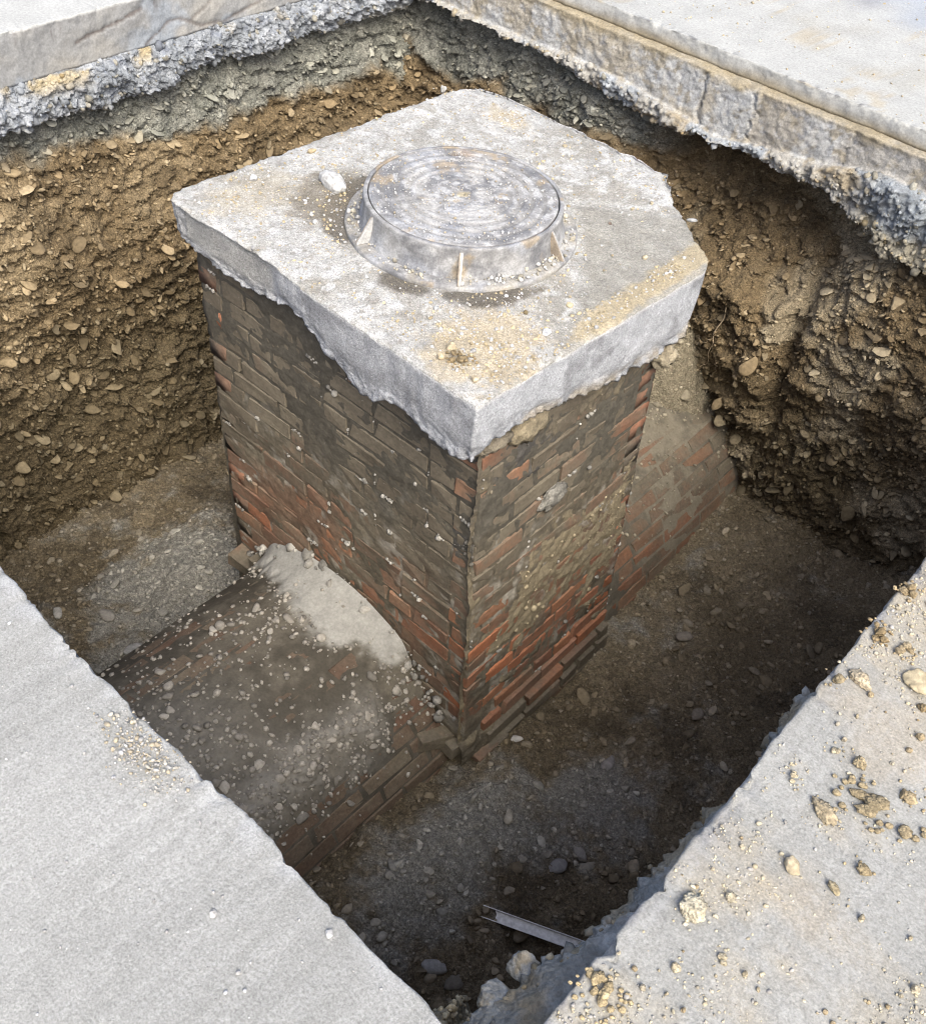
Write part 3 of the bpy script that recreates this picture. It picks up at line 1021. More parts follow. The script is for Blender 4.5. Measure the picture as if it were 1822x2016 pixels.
def build_chamber():
    r = np.random.default_rng(411)
    root = empty('brick_chamber', (-0.02, -0.05, -2.2), 'square muddy red brick manhole chamber standing exposed in the pit under the slab', 'manhole chamber')
    inv = keep_world(root)
    # mortar core
    n_per, zz = [], np.arange(-0.30, -2.45, -0.014)
    per = []
    for (p, q) in (((0, 0), (1, 0)), ((1, 0), (1, 1)), ((1, 1), (0, 1)), ((0, 1), (0, 0))):
        t = np.linspace(0, 1, 76, endpoint=False)
        per.append(np.stack([p[0] + (q[0] - p[0]) * t, p[1] + (q[1] - p[1]) * t], -1))
    per = np.concatenate(per)
    U, Zg = np.meshgrid(np.arange(len(per)), zz, indexing='ij')
    X = TX0 + per[U, 0] * (TX1 - TX0) + sh(Zg)
    Y = TY0 + per[U, 1] * (TY1 - TY0)
    P = np.stack([X, Y, Zg], -1)
    rec = 0.0020 - 0.0075 * fbm(P, 4, 4, 0.6, seed=403) - 0.005 * fbm(P, 30, 3, 0.6, seed=404)
    rec = np.clip(rec, -0.0045, 0.012)
    cx, cy = (TX0 + TX1) / 2 + sh(Zg), (TY0 + TY1) / 2
    hw, hd = (TX1 - TX0) / 2, (TY1 - TY0) / 2
    P = np.stack([cx + (X - cx) * (1 - rec / hw), cy + (Y - cy) * (1 - rec / hd), Zg], -1)
    n = fbm(P, 4, 4, 0.6, seed=405)
    c = mixc((0.118, 0.100, 0.072), (0.185, 0.158, 0.115), sstep(-0.3, 0.6, n))
    c = mixc(c, (0.23, 0.125, 0.08), 0.55 * sstep(0.05, 0.5, fbm(P, 2.1, 4, seed=408)) * sstep(-1.0, -1.4, Zg))
    c = mixc(c, (0.36, 0.33, 0.275), 0.8 * sstep(0.15, 0.6, fbm(P, 9, 4, 0.6, seed=406)))
    c = mixc(c, (0.095, 0.085, 0.066), sstep(-1.1, -0.75, Zg + 0.15 * n))
    me = new_mesh('mortar_core', P - np.array(root.location), grid_faces(len(per), len(zz), True), c)
    add_obj('mortar_core', me, MORTAR, parent=root)
    back = []
    blob_p, blob_n = [], []
    for k in range(N_COURSE):
        zc = Z_TOP - COURSE * (k + 0.5)
        s = float(sh(zc))
        foot = 0.035 * float(sstep(-1.95, -2.15, zc))
        for face in ('L', 'R'):
            lo, hi = (TX0 + s, TX1 + s) if face == 'L' else (TY0, TY1)
            through = (k % 2 == 0) == (face == 'L')      # which face's brick takes the corner
            if face == 'L':
                start, end = lo, hi if through else hi - 0.112
            else:
                start, end = (lo if through else lo + 0.112), hi
            lens = []
            u = start
            lead = r.choice([0.12, 0.25, 0.18, 0.25])
            hdr = (k % 3 == 1)
            seq = 0
            while u < end - 0.05:
                want = lead if seq == 0 else (0.12 if ((hdr and seq % 3 != 1) or r.random() < 0.12) else 0.25)
                if end - u < want + 0.07:
                    want = end - u
                want = min(want, end - u)
                lens.append((u, want))
                u += want + 0.012
                seq += 1
            for (u0, ln) in lens:
                mid = u0 + ln / 2
                z2 = zc + r.normal(0, 0.002)
                prot = r.normal(0, 0.0018) + 0.001
                if face == 'L':
                    # bricks wholly inside the culvert are left out
                    rr_ = math.hypot(mid - ARCH_X, z2 - ARCH_Z)
                    if rr_ < ARCH_R - 0.16:
                        continue
                    if z2 < -1.88 and mid > 0.45:
                        continue
                    pos = (mid, TY0 + 0.055 - prot - foot, z2)
                    rot = Matrix.Rotation(r.normal(0, 0.006), 4, 'Z') @ Matrix.Rotation(r.normal(0, 0.006), 4, 'Y')
                    al = redness_left(mid, z2) + r.normal(0, 0.045)
                else:
                    if z2 < -1.88 and mid < TY0 + 0.11 + 0.12 * r.random():
                        continue
                    pos = (TX1 + s - 0.055 + prot + foot + 0.012 * float(sstep(-1.8, -2.0, z2)), mid, z2)
                    rot = Matrix.Rotation(math.pi / 2 + r.normal(0, 0.006), 4, 'Z')
                    al = redness_right(mid, z2) + r.normal(0, 0.05)
                ms, nom = (B_STR, 0.25) if ln > 0.185 else (B_HDR, 0.12)
                mw = inv @ Matrix.Translation(pos) @ rot @ Matrix.Diagonal((ln / nom, 1, r.uniform(0.97, 1.02), 1))
                colr = np.array(RED[int(r.integers(0, len(RED)))]) * r.uniform(0.85, 1.12)
                put_brick(root, ms, mw, colr, min(0.85, max(0.05, al)), r)
                if r.random() < (0.34 if face == 'L' else 0.12):
                    m = int(r.integers(1, 12))
                    run = u0 + r.uniform(0, max(0.01, ln - 0.05)) + np.cumsum(r.uniform(0.003, 0.008, m))
                    for q in run:
                        if q > hi - 0.01:
                            continue
                        jz = zc - COURSE / 2 + r.normal(0, 0.004)
                        blob_p.append((q, TY0 - 0.001, jz) if face == 'L' else (TX1 + s + 0.004, q, jz))
                        blob_n.append((0, -1, 0.3) if face == 'L' else (1, 0, 0.3))
                if r.random() < 0.25:
                    for q in range(int(r.integers(1, 5))):
                        jz = zc + r.uniform(-0.04, 0.04)
                        blob_p.append((u0 + ln + 0.006, TY0 + 0.001, jz) if face == 'L' else (TX1 + s + 0.002, u0 + ln + 0.006, jz))
                        blob_n.append((0, -1, 0.1) if face == 'L' else (1, 0, 0.1))
    bp, bn = np.array(blob_p), np.array(blob_n)
    # ragged mortar where the chamber meets the culvert, and on the broken corner
    ex = []
    for (x0, x1, z0, z1, m) in ((-0.66, -0.30, -2.05, -1.78, 26), (-0.35, 0.25, -1.70, -1.60, 30), (0.25, 0.6, -2.0, -1.70, 26)):
        for _ in range(m):
            x = r.uniform(x0, x1)
            t = (x - x0) / (x1 - x0)
            ex.append((x, TY0 - r.uniform(0.0, 0.035), z0 + (z1 - z0) * (t if x1 < 0 else (1 - abs(2 * t - 1) if x0 < 0 else 1 - t)) + r.normal(0, 0.02)))
    for _ in range(170):
        x = r.uniform(-0.64, 0.60)
        zz_ = ARCH_Z + math.sqrt(max(0.0, (ARCH_R + 0.03) ** 2 - (x - ARCH_X) ** 2)) + r.normal(0.012, 0.022)
        ex.append((x, TY0 - abs(r.normal(0, 0.022)), zz_))
    allp = np.concatenate([bp, np.array(ex)])
    alln = np.concatenate([bn, np.tile([0, -0.8, 0.6], (len(ex), 1))])
    size = np.concatenate([np.clip(np.exp(r.normal(math.log(0.0062), 0.45, len(bp))), 0.0025, 0.016), np.clip(np.exp(r.normal(math.log(0.012), 0.5, len(ex))), 0.005, 0.034)])
    cc = np.array([0.36, 0.34, 0.30]) * r.uniform(0.5, 1.2, (len(allp), 1))
    me = pebble_mesh('mortar_crumb', allp - np.array(root.location), alln + r.normal(0, .3, alln.shape), size, r.uniform(0.6, 1.1, (len(allp), 3)), cc, T_CHIP, r, smooth=False)
    add_obj('mortar_crumb', me, MORTAR, parent=root, kind='stuff')
    # plain brickwork on the two far faces
    B, F0 = [], np.array([[0, 1, 3, 2], [4, 6, 7, 5], [0, 4, 5, 1], [2, 3, 7, 6], [0, 2, 6, 4], [1, 5, 7, 3]])
    V, FF = [], []
    for k in range(N_COURSE):
        zc = Z_TOP - COURSE * (k + 0.5)
        s = float(sh(zc))
        for face in ('B', 'W'):
            lo, hi = (TX0 + s, TX1 + s) if face == 'B' else (TY0, TY1)
            u = lo + (0.0 if k % 2 else 0.13)
            while u < hi - 0.02:
                ln = min(0.25, hi - u)
                base = len(V)
                for a in (u, u + ln):
                    for d in (0.0, 0.10):
                        for h in (-0.035, 0.035):
                            V.append((a, TY1 + 0.004 - d, zc + h) if face == 'B' else (TX0 + s - 0.004 + d, a, zc + h))
                FF.append(F0 + base)
                u += ln + 0.012
    V = np.array(V)
    c = mixc((0.10, 0.085, 0.065), (0.27, 0.12, 0.07), sstep(-0.2, 0.6, fbm(V, 2.5, 3, seed=409)))
    add_obj('brickwork', new_mesh('brickwork', V - np.array(root.location), np.concatenate(FF), c, smooth=False), MORTAR, parent=root, kind='stuff')
    # earth and mortar smeared over the faces
    def crust(face):
        a = np.arange(TX0, TX1 + 0.12, 0.0100) if face == 'L' else np.arange(TY0 - 0.02, TY1, 0.0095)
        z = np.arange(-0.31, -2.3, -0.0095)
        A, Z = np.meshgrid(a, z, indexing='ij')
        Q = np.stack([A, Z, 0 * A + (0 if face == 'L' else 5)], -1)
        n = fbm(Q, 3.2, 5, 0.55, seed=421)
        nf = fbm(Q, 22, 4, 0.6, seed=422)
        if face == 'L':
            m = sstep(0.22, 0.66, A + 0.12 * n) * sstep(-1.45, -0.90, Z) * 0.85 + 0.35 * sstep(-0.55, -0.42, Z)
            h = -0.020 + 0.020 * m + 0.010 * n + 0.004 * nf
            h = h - 0.05 * sstep(0.015, 0.0, TX1 + sh(Z) - A + 0.004)
            c = mixc((0.10, 0.088, 0.067), (0.18, 0.155, 0.112), sstep(-0.2, 0.6, n + 0.5 * nf))
            c = mixc(c, (0.075, 0.072, 0.066), 0.8 * sstep(0.1, 0.5, fbm(Q, 4, 4, seed=424)) * sstep(.35, .5, A))
            pos = np.stack([np.minimum(A, TX1 + sh(Z) - 0.004), TY0 - h, Z], -1)
        else:
            band = sstep(-1.62, -1.45, Z + 0.13 * n + 0.25 * (A + 0.55) * 0.5) * sstep(-0.95, -1.12, Z + 0.1 * n)
            top = sstep(-0.78, -0.5, Z + 0.08 * n)
            patch = sstep(0.25, 0.6, fbm(Q, 4.5, 4, 0.6, seed=425)) * 0.8
            low = sstep(0.15, 0.5, fbm(Q * np.array([1, 2.6, 1]), 2.6, 4, 0.6, seed=427)) * sstep(-1.55, -1.8, Z) * 1.05
            low = np.maximum(low, sstep(-1.98, -2.10, Z + 0.05 * n))
            h = -0.020 + 0.021 * np.maximum(np.maximum(band * 0.9, top), np.maximum(patch * (Z > -1.45), low)) + 0.013 * n + 0.007 * nf
            c = mixc((0.115, 0.097, 0.070), (0.235, 0.195, 0.128), sstep(-0.25, 0.6, n + 0.5 * band - 0.2 + 0.5 * nf))
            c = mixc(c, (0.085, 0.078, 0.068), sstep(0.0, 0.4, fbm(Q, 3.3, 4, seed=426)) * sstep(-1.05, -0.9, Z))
            c = mixc(c, (0.15, 0.13, 0.095), sstep(-1.95, -2.1, Z) * 0.7)
            pos = np.stack([TX1 + sh(Z) + h + 0.02 * sstep(-1.95, -2.1, Z), A, Z], -1)
        me = new_mesh('dirt_crust', pos - np.array(root.location), grid_faces(len(a), len(z)), c, want=(0, -1, 0) if face == 'L' else (1, 0, 0))
        add_obj('dirt_crust', me, GRIT, parent=root)
        return h, A, Z, pos, c
    for face in 'LR':
        h, A, Z, pos, c = crust(face)
        # small stones held in the crust
        idx = np.argwhere(h.ravel() > 0.002).ravel()
        if len(idx):
            idx = r.choice(idx, min(len(idx), 220), replace=False)
            sz = np.clip(np.exp(r.normal(math.log(0.005), 0.5, len(idx))), 0.002, 0.018)
            nn = np.tile([0, -1, 0.3] if face == 'L' else [1, 0, 0.3], (len(idx), 1)) + r.normal(0, 0.3, (len(idx), 3))
            cc = c.reshape(-1, 3)[idx] * r.uniform(0.9, 1.7, (len(idx), 1))
            me = pebble_mesh('fine_gravel', pos.reshape(-1, 3)[idx] - np.array(root.location), nn, sz, r.uniform(.5, 1.1, (len(idx), 3)), cc, T_FINE, r)
            add_obj('fine_gravel', me, GRAVEL, parent=root, kind='stuff')
    # mortar bed squeezed out below the slab on the near corner, with a hollow beside it
    def lump(name, cen, rad, seed, col, mat):
        V0, F = ICO4
        V = V0 * (1 + 0.28 * fbm(V0, 1.6, 4, 0.6, seed=seed) + 0.22 * np.abs(fbm(V0, 5, 3, 0.65, seed=seed + 1)))[:, None] * np.array(rad) + np.array(cen)
        cc = mixc(np.array(col) * 0.75, np.array(col) * 1.2, sstep(-0.4, 0.5, fbm(V, 25, 4, seed=seed)))
        add_obj(name, new_mesh(name, V - np.array(root.location), F, cc), mat, parent=root)
    lump('mortar_bed', (0.630, -0.34, -0.40), (0.032, 0.085, 0.075), 31, (0.30, 0.25, 0.165), CLOD)
    lump('mortar_bed', (0.61, -0.50, -0.385), (0.04, 0.08, 0.035), 35, (0.22, 0.19, 0.14), CLOD)
    lump('mortar_bed', (0.645, 0.42, -0.50), (0.05, 0.05, 0.06), 37, (0.36, 0.31, 0.22), CLOD)
    lump('mortar_bed', (0.655, -0.14, -0.86), (0.018, 0.07, 0.05), 39, (0.27, 0.255, 0.22), CLOD)
    lump('mortar_bed', (0.46, -0.585, -1.98), (0.06, 0.05, 0.065), 41, (0.38, 0.36, 0.33), CLOD)
    # bricks of the broken foot
    for (p, rz, ry, al, nm) in (((0.59, -0.60, -2.00), 1.25, 0.32, 0.36, 'broken_brick'), ((0.655, -0.50, -2.05), 1.5, 0.12, 0.30, 'broken_brick'),
                                ((0.72, -0.40, -2.16), 1.56, 0.02, 0.42, 'broken_brick'), ((-0.60, -0.575, -1.93), 0.1, 0.1, 0.33, 'broken_brick'),
                                ((-0.45, -0.58, -1.84), -0.1, -0.15, 0.28, 'broken_brick')):
        mw = inv @ Matrix.Translation(p) @ Matrix.Rotation(rz, 4, 'Z') @ Matrix.Rotation(ry, 4, 'Y') @ Matrix.Diagonal((0.8, 1, 1.05, 1))
        put_brick(root, B_STR, mw, RED[2], al, r, nm)
    return root


chamber = build_chamber()


# ------------------------------------------------------------------ brick culvert running through the foot of the chamber
def build_culvert():
    r = np.random.default_rng(431)
    root = empty('brick_culvert', (0.0, 0.0, -2.3), 'low barrel-vaulted brick culvert passing through the foot of the chamber, half covered in gravel', 'culvert')
    inv = keep_world(root)
    dth = 0.0765 / ARCH_R
    for seg, (ya, yb, t0, t1) in enumerate(((-1.85, -0.56, -0.60, 1.5), (0.44, 1.75, 0.25, 1.5))):
        j = 0
        th = t0
        while th < t1:
            u = ya - r.uniform(0.0, 0.25)
            while u < yb:
                y0, y1 = max(u, ya), min(u + 0.25, yb)
                if y1 - y0 > 0.05:
                    mid = (y0 + y1) / 2
                    rad = ARCH_R - 0.055 + r.normal(0, 0.0015)
                    p = (ARCH_X + rad * math.sin(th), mid, ARCH_Z + rad * math.cos(th))
                    # local x -> y axis, local y -> inward normal, local z -> round the arch
                    nx, nz = math.sin(th), math.cos(th)
                    R = Matrix(((0, -nx, -nz, 0), (1, 0, 0, 0), (0, -nz, nx, 0), (0, 0, 0, 1)))
                    mw = inv @ Matrix.Translation(p) @ R @ Matrix.Diagonal(((y1 - y0) / 0.25, 1, 1, 1))
                    if seg == 0:
                        colr = np.array([0.115, 0.070, 0.048]) * r.uniform(0.9, 1.1)
                        al = 0.49 + r.normal(0, 0.05) + 0.06 * (th > 0.7)
                    else:
                        colr = np.array(RED[int(r.integers(0, len(RED)))]) * 0.80
                        al = 0.46 + r.normal(0, 0.07)
                    put_brick(root, B_FLAT, mw, colr, al, r)
                u += 0.262
            th += dth
            j += 1

    def h_left(T, Y):
        arc = T * ARCH_R
        Q = np.stack([arc, Y, 0 * Y + 3], -1)
        n = fbm(Q, 3.0, 5, 0.55, seed=441)
        d = -0.56 - Y
        wide = 0.11 + 0.06 * fbm(Q * np.array([1, 0, 0]), 4, 3, seed=442) + 0.10 * np.exp(-((arc - 0.02) / 0.22) ** 2)
        fil = sstep(wide * 1.9, wide * 0.45, d + 0.06 * n + 0.03 * fbm(Q, 12, 4, 0.6, seed=444)) * sstep(0.60, 0.30, arc + 0.1 * n) * sstep(-0.62, -0.40, arc)
        band = np.exp(-((arc - 0.47 + 0.12 * n + 0.05 * (Y + 1)) / 0.11) ** 2) * sstep(-0.70, -0.85, Y)
        far = np.exp(-((arc - 0.15 - 0.1 * n) / 0.30) ** 2) * sstep(-1.0, -1.5, Y) * 0.6
        lump = cobble(arc, Y, 0.028, 5, 1.1)
        low = sstep(0.46, 0.56, arc + 0.10 * n) + sstep(-0.8, -1.1, Y) * np.exp(-((arc + 0.12) / 0.13) ** 2) * 0.8
        h = 0.0015 + 0.006 * n - 0.0075 * low + 0.030 * fil + 0.05 * fil * np.exp(-np.maximum(d, 0) / 0.05) + 0.024 * band + 0.014 * far + 0.6 * lump * np.clip(band + far, 0, 1)
        h = np.maximum(h, -0.0045)
        return h, fil, band + far, n

    def h_right(T, Y):
        arc = T * ARCH_R
        Q = np.stack([arc, Y, 0 * Y + 8], -1)
        n = fbm(Q, 3.0, 5, 0.55, seed=451)
        d = Y - 0.44
        near = sstep(0.30, 0.03, d + 0.2 * n) * 0.6
        top = sstep(0.42, 0.24, arc + 0.15 * n)
        h = 0.002 + 0.007 * n - 0.0075 * sstep(0.34, 0.55, arc + 0.22 * n) + 0.020 * np.maximum(near, top) + 0.25 * cobble(arc, Y, 0.024, 7, 1.1) * np.maximum(near, top)
        return h, 0 * h, np.maximum(near, top), n

    for hf, ya, yb, t0, t1, key in ((h_left, -1.90, -0.55, -0.75, 1.5, 0), (h_right, 0.435, 1.9, -0.1, 1.5, 1)):
        t = np.arange(t0, t1, 0.0075 / ARCH_R)
        y = np.arange(ya, yb, 0.0075)
        T, Y = np.meshgrid(t, y, indexing='ij')
        h, fil, grav, n = hf(T, Y)
        rr_ = ARCH_R + h
        P = np.stack([ARCH_X + rr_ * np.sin(T), Y, ARCH_Z + rr_ * np.cos(T)], -1)
        nf = fbm(P, 18, 4, 0.6, seed=443)
        if key == 0:
            c = mixc((0.072, 0.063, 0.048), (0.125, 0.11, 0.085), sstep(-0.3, 0.5, n + 0.4 * nf))
            c = mixc(c, (0.25, 0.235, 0.205), np.clip(grav, 0, 1) * 0.75)
            c = mixc(c, (0.315, 0.305, 0.275), sstep(0.25, 0.7, fil + 0.15 * nf))
        else:
            c = mixc((0.12, 0.105, 0.08), (0.20, 0.175, 0.13), sstep(-0.3, 0.5, n + 0.4 * nf))
        add_obj('mud_cover', new_mesh('mud_cover', P - np.array(root.location), grid_faces(len(t), len(y)), c, want=(0.3, 0, 1)), MUD, parent=root)
        # gravel lying on it
        m = 6500 if key == 0 else 2600
        ts, ys = r.uniform(t0, min(t1, 1.2), m), r.uniform(ya, yb, m)
        hh, fl, gv, nn_ = hf(ts, ys)
        prob = 0.10 + 0.9 * np.clip(gv, 0, 1) if key else 0.08 + 1.0 * np.clip(gv, 0, 1) + 0.45 * sstep(0.05, 0.45, nn_) + 0.5 * sstep(0.05, 0.3, fl) * sstep(0.6, 0.3, fl)
        prob = prob * (1 - 0.93 * sstep(0.4, 0.8, fl)) * (1 - 0.8 * sstep(0.95, 1.1, ts))
        k = r.random(m) < prob
        ts, ys, hh = ts[k], ys[k], hh[k]
        hh = np.maximum(hh, 0.0)
        rr_ = ARCH_R + hh
        P = np.stack([ARCH_X + rr_ * np.sin(ts), ys, ARCH_Z + rr_ * np.cos(ts)], -1) - np.array(root.location)
        nrm = np.stack([np.sin(ts), 0 * ts, np.cos(ts) + 0.2], -1) + r.normal(0, 0.3, (len(ts), 3))
        sz = np.clip(np.exp(r.normal(math.log(0.0080), 0.5, len(ts))), 0.0035, 0.024)
        cc = np.array([0.30, 0.275, 0.235] if key == 0 else [0.28, 0.245, 0.18]) * r.uniform(0.6, 1.45, (len(ts), 1))
        P = P + nrm * sz[:, None] * 0.15
        order = np.argsort(-sz)
        big, rest = order[:70], order[70:]
        place_stones('stone', root, P[big], nrm[big], sz[big] * 1.1, r.uniform((.8, .6, .3), (1.2, .95, .6), (len(big), 3)), cc[big], r)
        me = pebble_mesh('gravel', P[rest], nrm[rest], sz[rest], r.uniform((.7, .6, .35), (1.1, .95, .7), (len(rest), 3)), cc[rest], T_CHIP, r, smooth=False)
        add_obj('gravel', me, GRAVEL, parent=root, kind='stuff')
    return root


culvert = build_culvert()


# ------------------------------------------------------------------ concrete cover slab
SLAB_Z = -0.118
OUT = [(-.765, -.645), (-.50, -.64), (-.34, -.628), (.0, -.655), (.672, -.668), (.692, -.2), (.715, .30), (.722, .42), (.69, .50), (.60, .56), (.50, .635),
       (.40, .715), (.33, .80), (.245, .888), (.06, .903), (-.29, .902), (-.56, .905), (-.70, .88), (-.735, .80), (-.745, .70), (-.765, .25), (-.768, -.10), (-.792, -.45), (-.795, -.57)]
SB_L = [(-.8, -.262), (-.74, -.272), (-.61, -.293), (-.40, -.306), (-.27, -.28), (-.16, -.250), (-.05, -.27), (.03, -.320), (.14, -.36), (.21, -.388), (.26, -.36), (.33, -.322), (.42, -.34), (.51, -.362), (.62, -.36), (.70, -.335)]
SB_R = [(-.67, -.335), (-.615, -.33), (-.56, -.312), (-.43, -.308), (-.33, -.328), (-.15, -.37), (.02, -.40), (.295, -.41), (.41, -.385), (.54, -.30), (.7, -.28)]


def build_slab():
    r = np.random.default_rng(461)
    pts = np.array(OUT + OUT[:1])
    d = np.concatenate([[0], np.cumsum(np.hypot(*np.diff(pts, axis=0).T))])
    n = int(d[-1] / 0.0082)
    s = np.linspace(0, d[-1], n, endpoint=False)
    o = np.stack([np.interp(s, d, pts[:, 0]), np.interp(s, d, pts[:, 1])], -1)
    tan = np.roll(o, -4, 0) - np.roll(o, 4, 0)
    nor = np.stack([tan[:, 1], -tan[:, 0]], -1)
    nor /= np.linalg.norm(nor, axis=1, keepdims=True)
    q3 = np.concatenate([o, np.zeros((n, 1))], 1)
    broken = sstep(0.45, 0.72, o[:, 1] + 0.0 * o[:, 0]) * (o[:, 0] > -0.3) + (o[:, 0] < -0.70)
    broken = np.clip(broken, 0, 1)
    o = o + nor * (0.004 * fbm(q3, 5, 4, seed=471) + (0.008 * fbm(q3, 16, 4, 0.6, seed=472)) * (0.25 + broken))[:, None]
    cen = np.array([-0.02, 0.1])
    S = np.concatenate([np.linspace(0.02, 0.90, 72), np.linspace(0.905, 0.985, 14), [0.991, 0.996, 1.0]])
    top = cen + S[None, :, None] * (o[:, None, :] - cen)
    P = np.concatenate([top, np.full(top.shape[:2] + (1,), SLAB_Z)], -1)
    dist = np.linalg.norm(o[:, None, :] - top, axis=-1)
    z = P[..., 2] + 0.0035 * fbm(P, 3, 4, 0.5, seed=473) + 0.0022 * fbm(P, 22, 4, 0.6, seed=474)
    z = z - 0.008 * np.exp(-dist / 0.010) * (1 + 0.8 * fbm(P, 25, 3, 0.6, seed=475)) - 0.010 * np.exp(-dist / 0.03) * np.clip(fbm(P, 6, 3, seed=476), 0, 1)
    z = z - 0.02 * np.exp(-dist / 0.03) * (P[..., 1] > 0.8)
    P[..., 2] = z
    x, y = P[..., 0], P[..., 1]
    rad = np.hypot(x, y)
    nz = fbm(P, 3.2, 5, 0.55, seed=477)
    nf = fbm(P, 14, 4, 0.6, seed=478)
    c = mixc((0.45, 0.443, 0.415), (0.34, 0.325, 0.285), sstep(-0.2, 0.6, nz))
    c = mixc(c, (0.58, 0.58, 0.56), sstep(0.0, 0.5, nf) * 0.75)
    c = mixc(c, (0.29, 0.265, 0.22), sstep(0.25, 0.6, fbm(P, 38, 3, 0.6, seed=470)) * 0.6)
    beige = sstep(0.05, -0.05, (y - 0.45) - 0.70 * (x - 0.2) + 0.02 * nz) * sstep(0.36, 0.42, x * 0.75 + y * 0.66 + 0.04 * nz) * sstep(-0.16, 0.0, y + 0.08 * nz)
    c = mixc(c, (0.30, 0.285, 0.243), beige * 0.85)
    c = mixc(c, (0.47, 0.39, 0.26), 0.75 * sstep(0.35, 0.75, np.exp(-((x - .50) / .20) ** 2 - ((y + .45) / .24) ** 2) * 1.1 + 0.3 * nf + 0.15 * nz))
    c = mixc(c, (0.42, 0.35, 0.225), 0.85 * sstep(0.3, 0.7, np.exp(-((x - .655) / .05) ** 2) * sstep(-.45, .0, y) * 1.1 + 0.3 * nf))
    c = mixc(c, (0.48, 0.41, 0.29), 0.7 * sstep(0.3, 0.7, np.exp(-((x + .43) / .12) ** 2 - ((y - .74) / .07) ** 2) + 0.3 * nf))
    c = mixc(c, (0.42, 0.38, 0.30), 0.7 * sstep(0.3, 0.7, np.exp(-((x + .60) / .16) ** 2 - ((y + .40) / .22) ** 2) + 0.35 * nf))
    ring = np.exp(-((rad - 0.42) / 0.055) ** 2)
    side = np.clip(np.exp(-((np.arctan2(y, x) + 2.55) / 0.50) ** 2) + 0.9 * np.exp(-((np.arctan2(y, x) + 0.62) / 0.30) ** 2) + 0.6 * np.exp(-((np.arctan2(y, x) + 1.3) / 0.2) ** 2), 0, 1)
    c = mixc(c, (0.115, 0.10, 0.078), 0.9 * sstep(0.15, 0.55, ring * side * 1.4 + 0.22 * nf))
    c = mixc(c, (0.20, 0.175, 0.135), 0.8 * sstep(0.2, 0.6, np.exp(-((rad - 0.50) / 0.10) ** 2) * np.exp(-((np.arctan2(y, x) + 2.65) / 0.4) ** 2) + 0.25 * nf))
    # sides
    xb, yb = o[:, 0], o[:, 1]
    isL = (nor[:, 1] < -0.7)
    isR = (nor[:, 0] > 0.55)
    zb = np.where(isL, lerp(xb, SB_L), np.where(isR, lerp(yb, SB_R), -0.27))
    k = np.ones(9) / 9
    zb = np.convolve(np.concatenate([zb[-4:], zb, zb[:4]]), k, 'valid')
    zb = zb + 0.010 * fbm(q3, 11, 4, 0.6, seed=479)
    nv = 34
    t = np.linspace(0.02, 1, nv)
    Zs = (SLAB_Z - 0.010) * (1 - t) + zb[:, None] * t
    Os = np.repeat(o[:, None, :], nv, 1)
    Q = np.concatenate([Os, Zs[..., None]], -1)
    low = sstep(0.62, 0.95, t)[None, :] * np.ones((n, 1))
    low = np.maximum(low, 0.5 * broken[:, None])
    dsp = 0.0025 * fbm(Q, 14, 4, 0.6, seed=480) + low * (0.014 * fbm(Q, 12, 4, 0.6, seed=481) + 0.006 * fbm(Q, 40, 3, 0.6, seed=482) - 0.006)
    kink = 0.012 * sstep(-0.20, -0.26, xb) * isL
    dsp = dsp - kink[:, None]
    Q[..., :2] += nor[:, None, :] * dsp[..., None]
    n2 = fbm(Q, 6, 5, 0.6, seed=483)
    cs = mixc((0.30, 0.303, 0.308), (0.42, 0.424, 0.43), sstep(-0.5, 0.5, n2))
    cs = mixc(cs, (0.50, 0.51, 0.52), 0.75 * isR[:, None] * sstep(-0.4, 0.4, n2 + 0.3))  # same concrete, painted lighter on the right face for the stronger light there
    cs = mixc(cs, (0.37, 0.36, 0.33), 0.8 * sstep(-0.22, -0.30, xb)[:, None] * isL[:, None])
    cs = mixc(cs, (0.45, 0.46, 0.48), low * 0.55)
    cs = mixc(cs, (0.34, 0.28, 0.19), 0.7 * (isR[:, None] * sstep(0.72, 0.95, t)[None, :]) * sstep(-0.2, 0.3, n2))
    cs = mixc(cs, (0.66, 0.65, 0.63), sstep(0.08, 0.0, t)[None, :] * np.ones((n, 1)))
    bot = [cen + f * (Q[:, -1, :2] - cen) for f in (0.985, 0.94, 0.85, 0.3)]
    B = np.stack([np.concatenate([b, (zb + dz)[:, None]], 1) for b, dz in zip(bot, (0.004, 0.006, 0.008, 0.01))], 1)
    B[:, 2:, 2] = -0.33
    B[:, 3, 2] = -0.325
    ALL = np.concatenate([P, Q, B], 1)
    CC = np.concatenate([c, cs, np.broadcast_to(np.array([0.3, 0.28, 0.24]), B.shape)], 1)
    me = new_mesh('concrete_slab', ALL, grid_faces(n, ALL.shape[1], True), CC, want=(0, 0, 1))
    # orientation is judged on the closed shell's upper side
    ob = add_obj('concrete_slab', me, SLAB_MAT, label='thick square concrete slab with ragged underside capping the brick chamber', cat='concrete slab')
    # chips of stone and grit lying on the slab
    m = 20000
    px, py = r.uniform(-.78, .72, m), r.uniform(-.66, .90, m)
    w = 0.22 + 0.9 * np.exp(-((px - .50) / .17) ** 2 - ((py + .46) / .18) ** 2) + 0.7 * np.exp(-((px - .66) / .05) ** 2) * (py > -.4) * (py < .42)
    w += 0.5 * np.exp(-((px + .43) / .10) ** 2 - ((py - .74) / .06) ** 2) + 0.35 * np.exp(-((px + .60) / .2) ** 2 - ((py + .35) / .3) ** 2)
    w += 0.35 * np.exp(-((np.hypot(px, py) - .43) / .05) ** 2)
    w *= 0.45 + 0.9 * np.clip(fbm(np.stack([px, py, 0 * px], -1), 7, 3, seed=485) + 0.3, 0, 1)
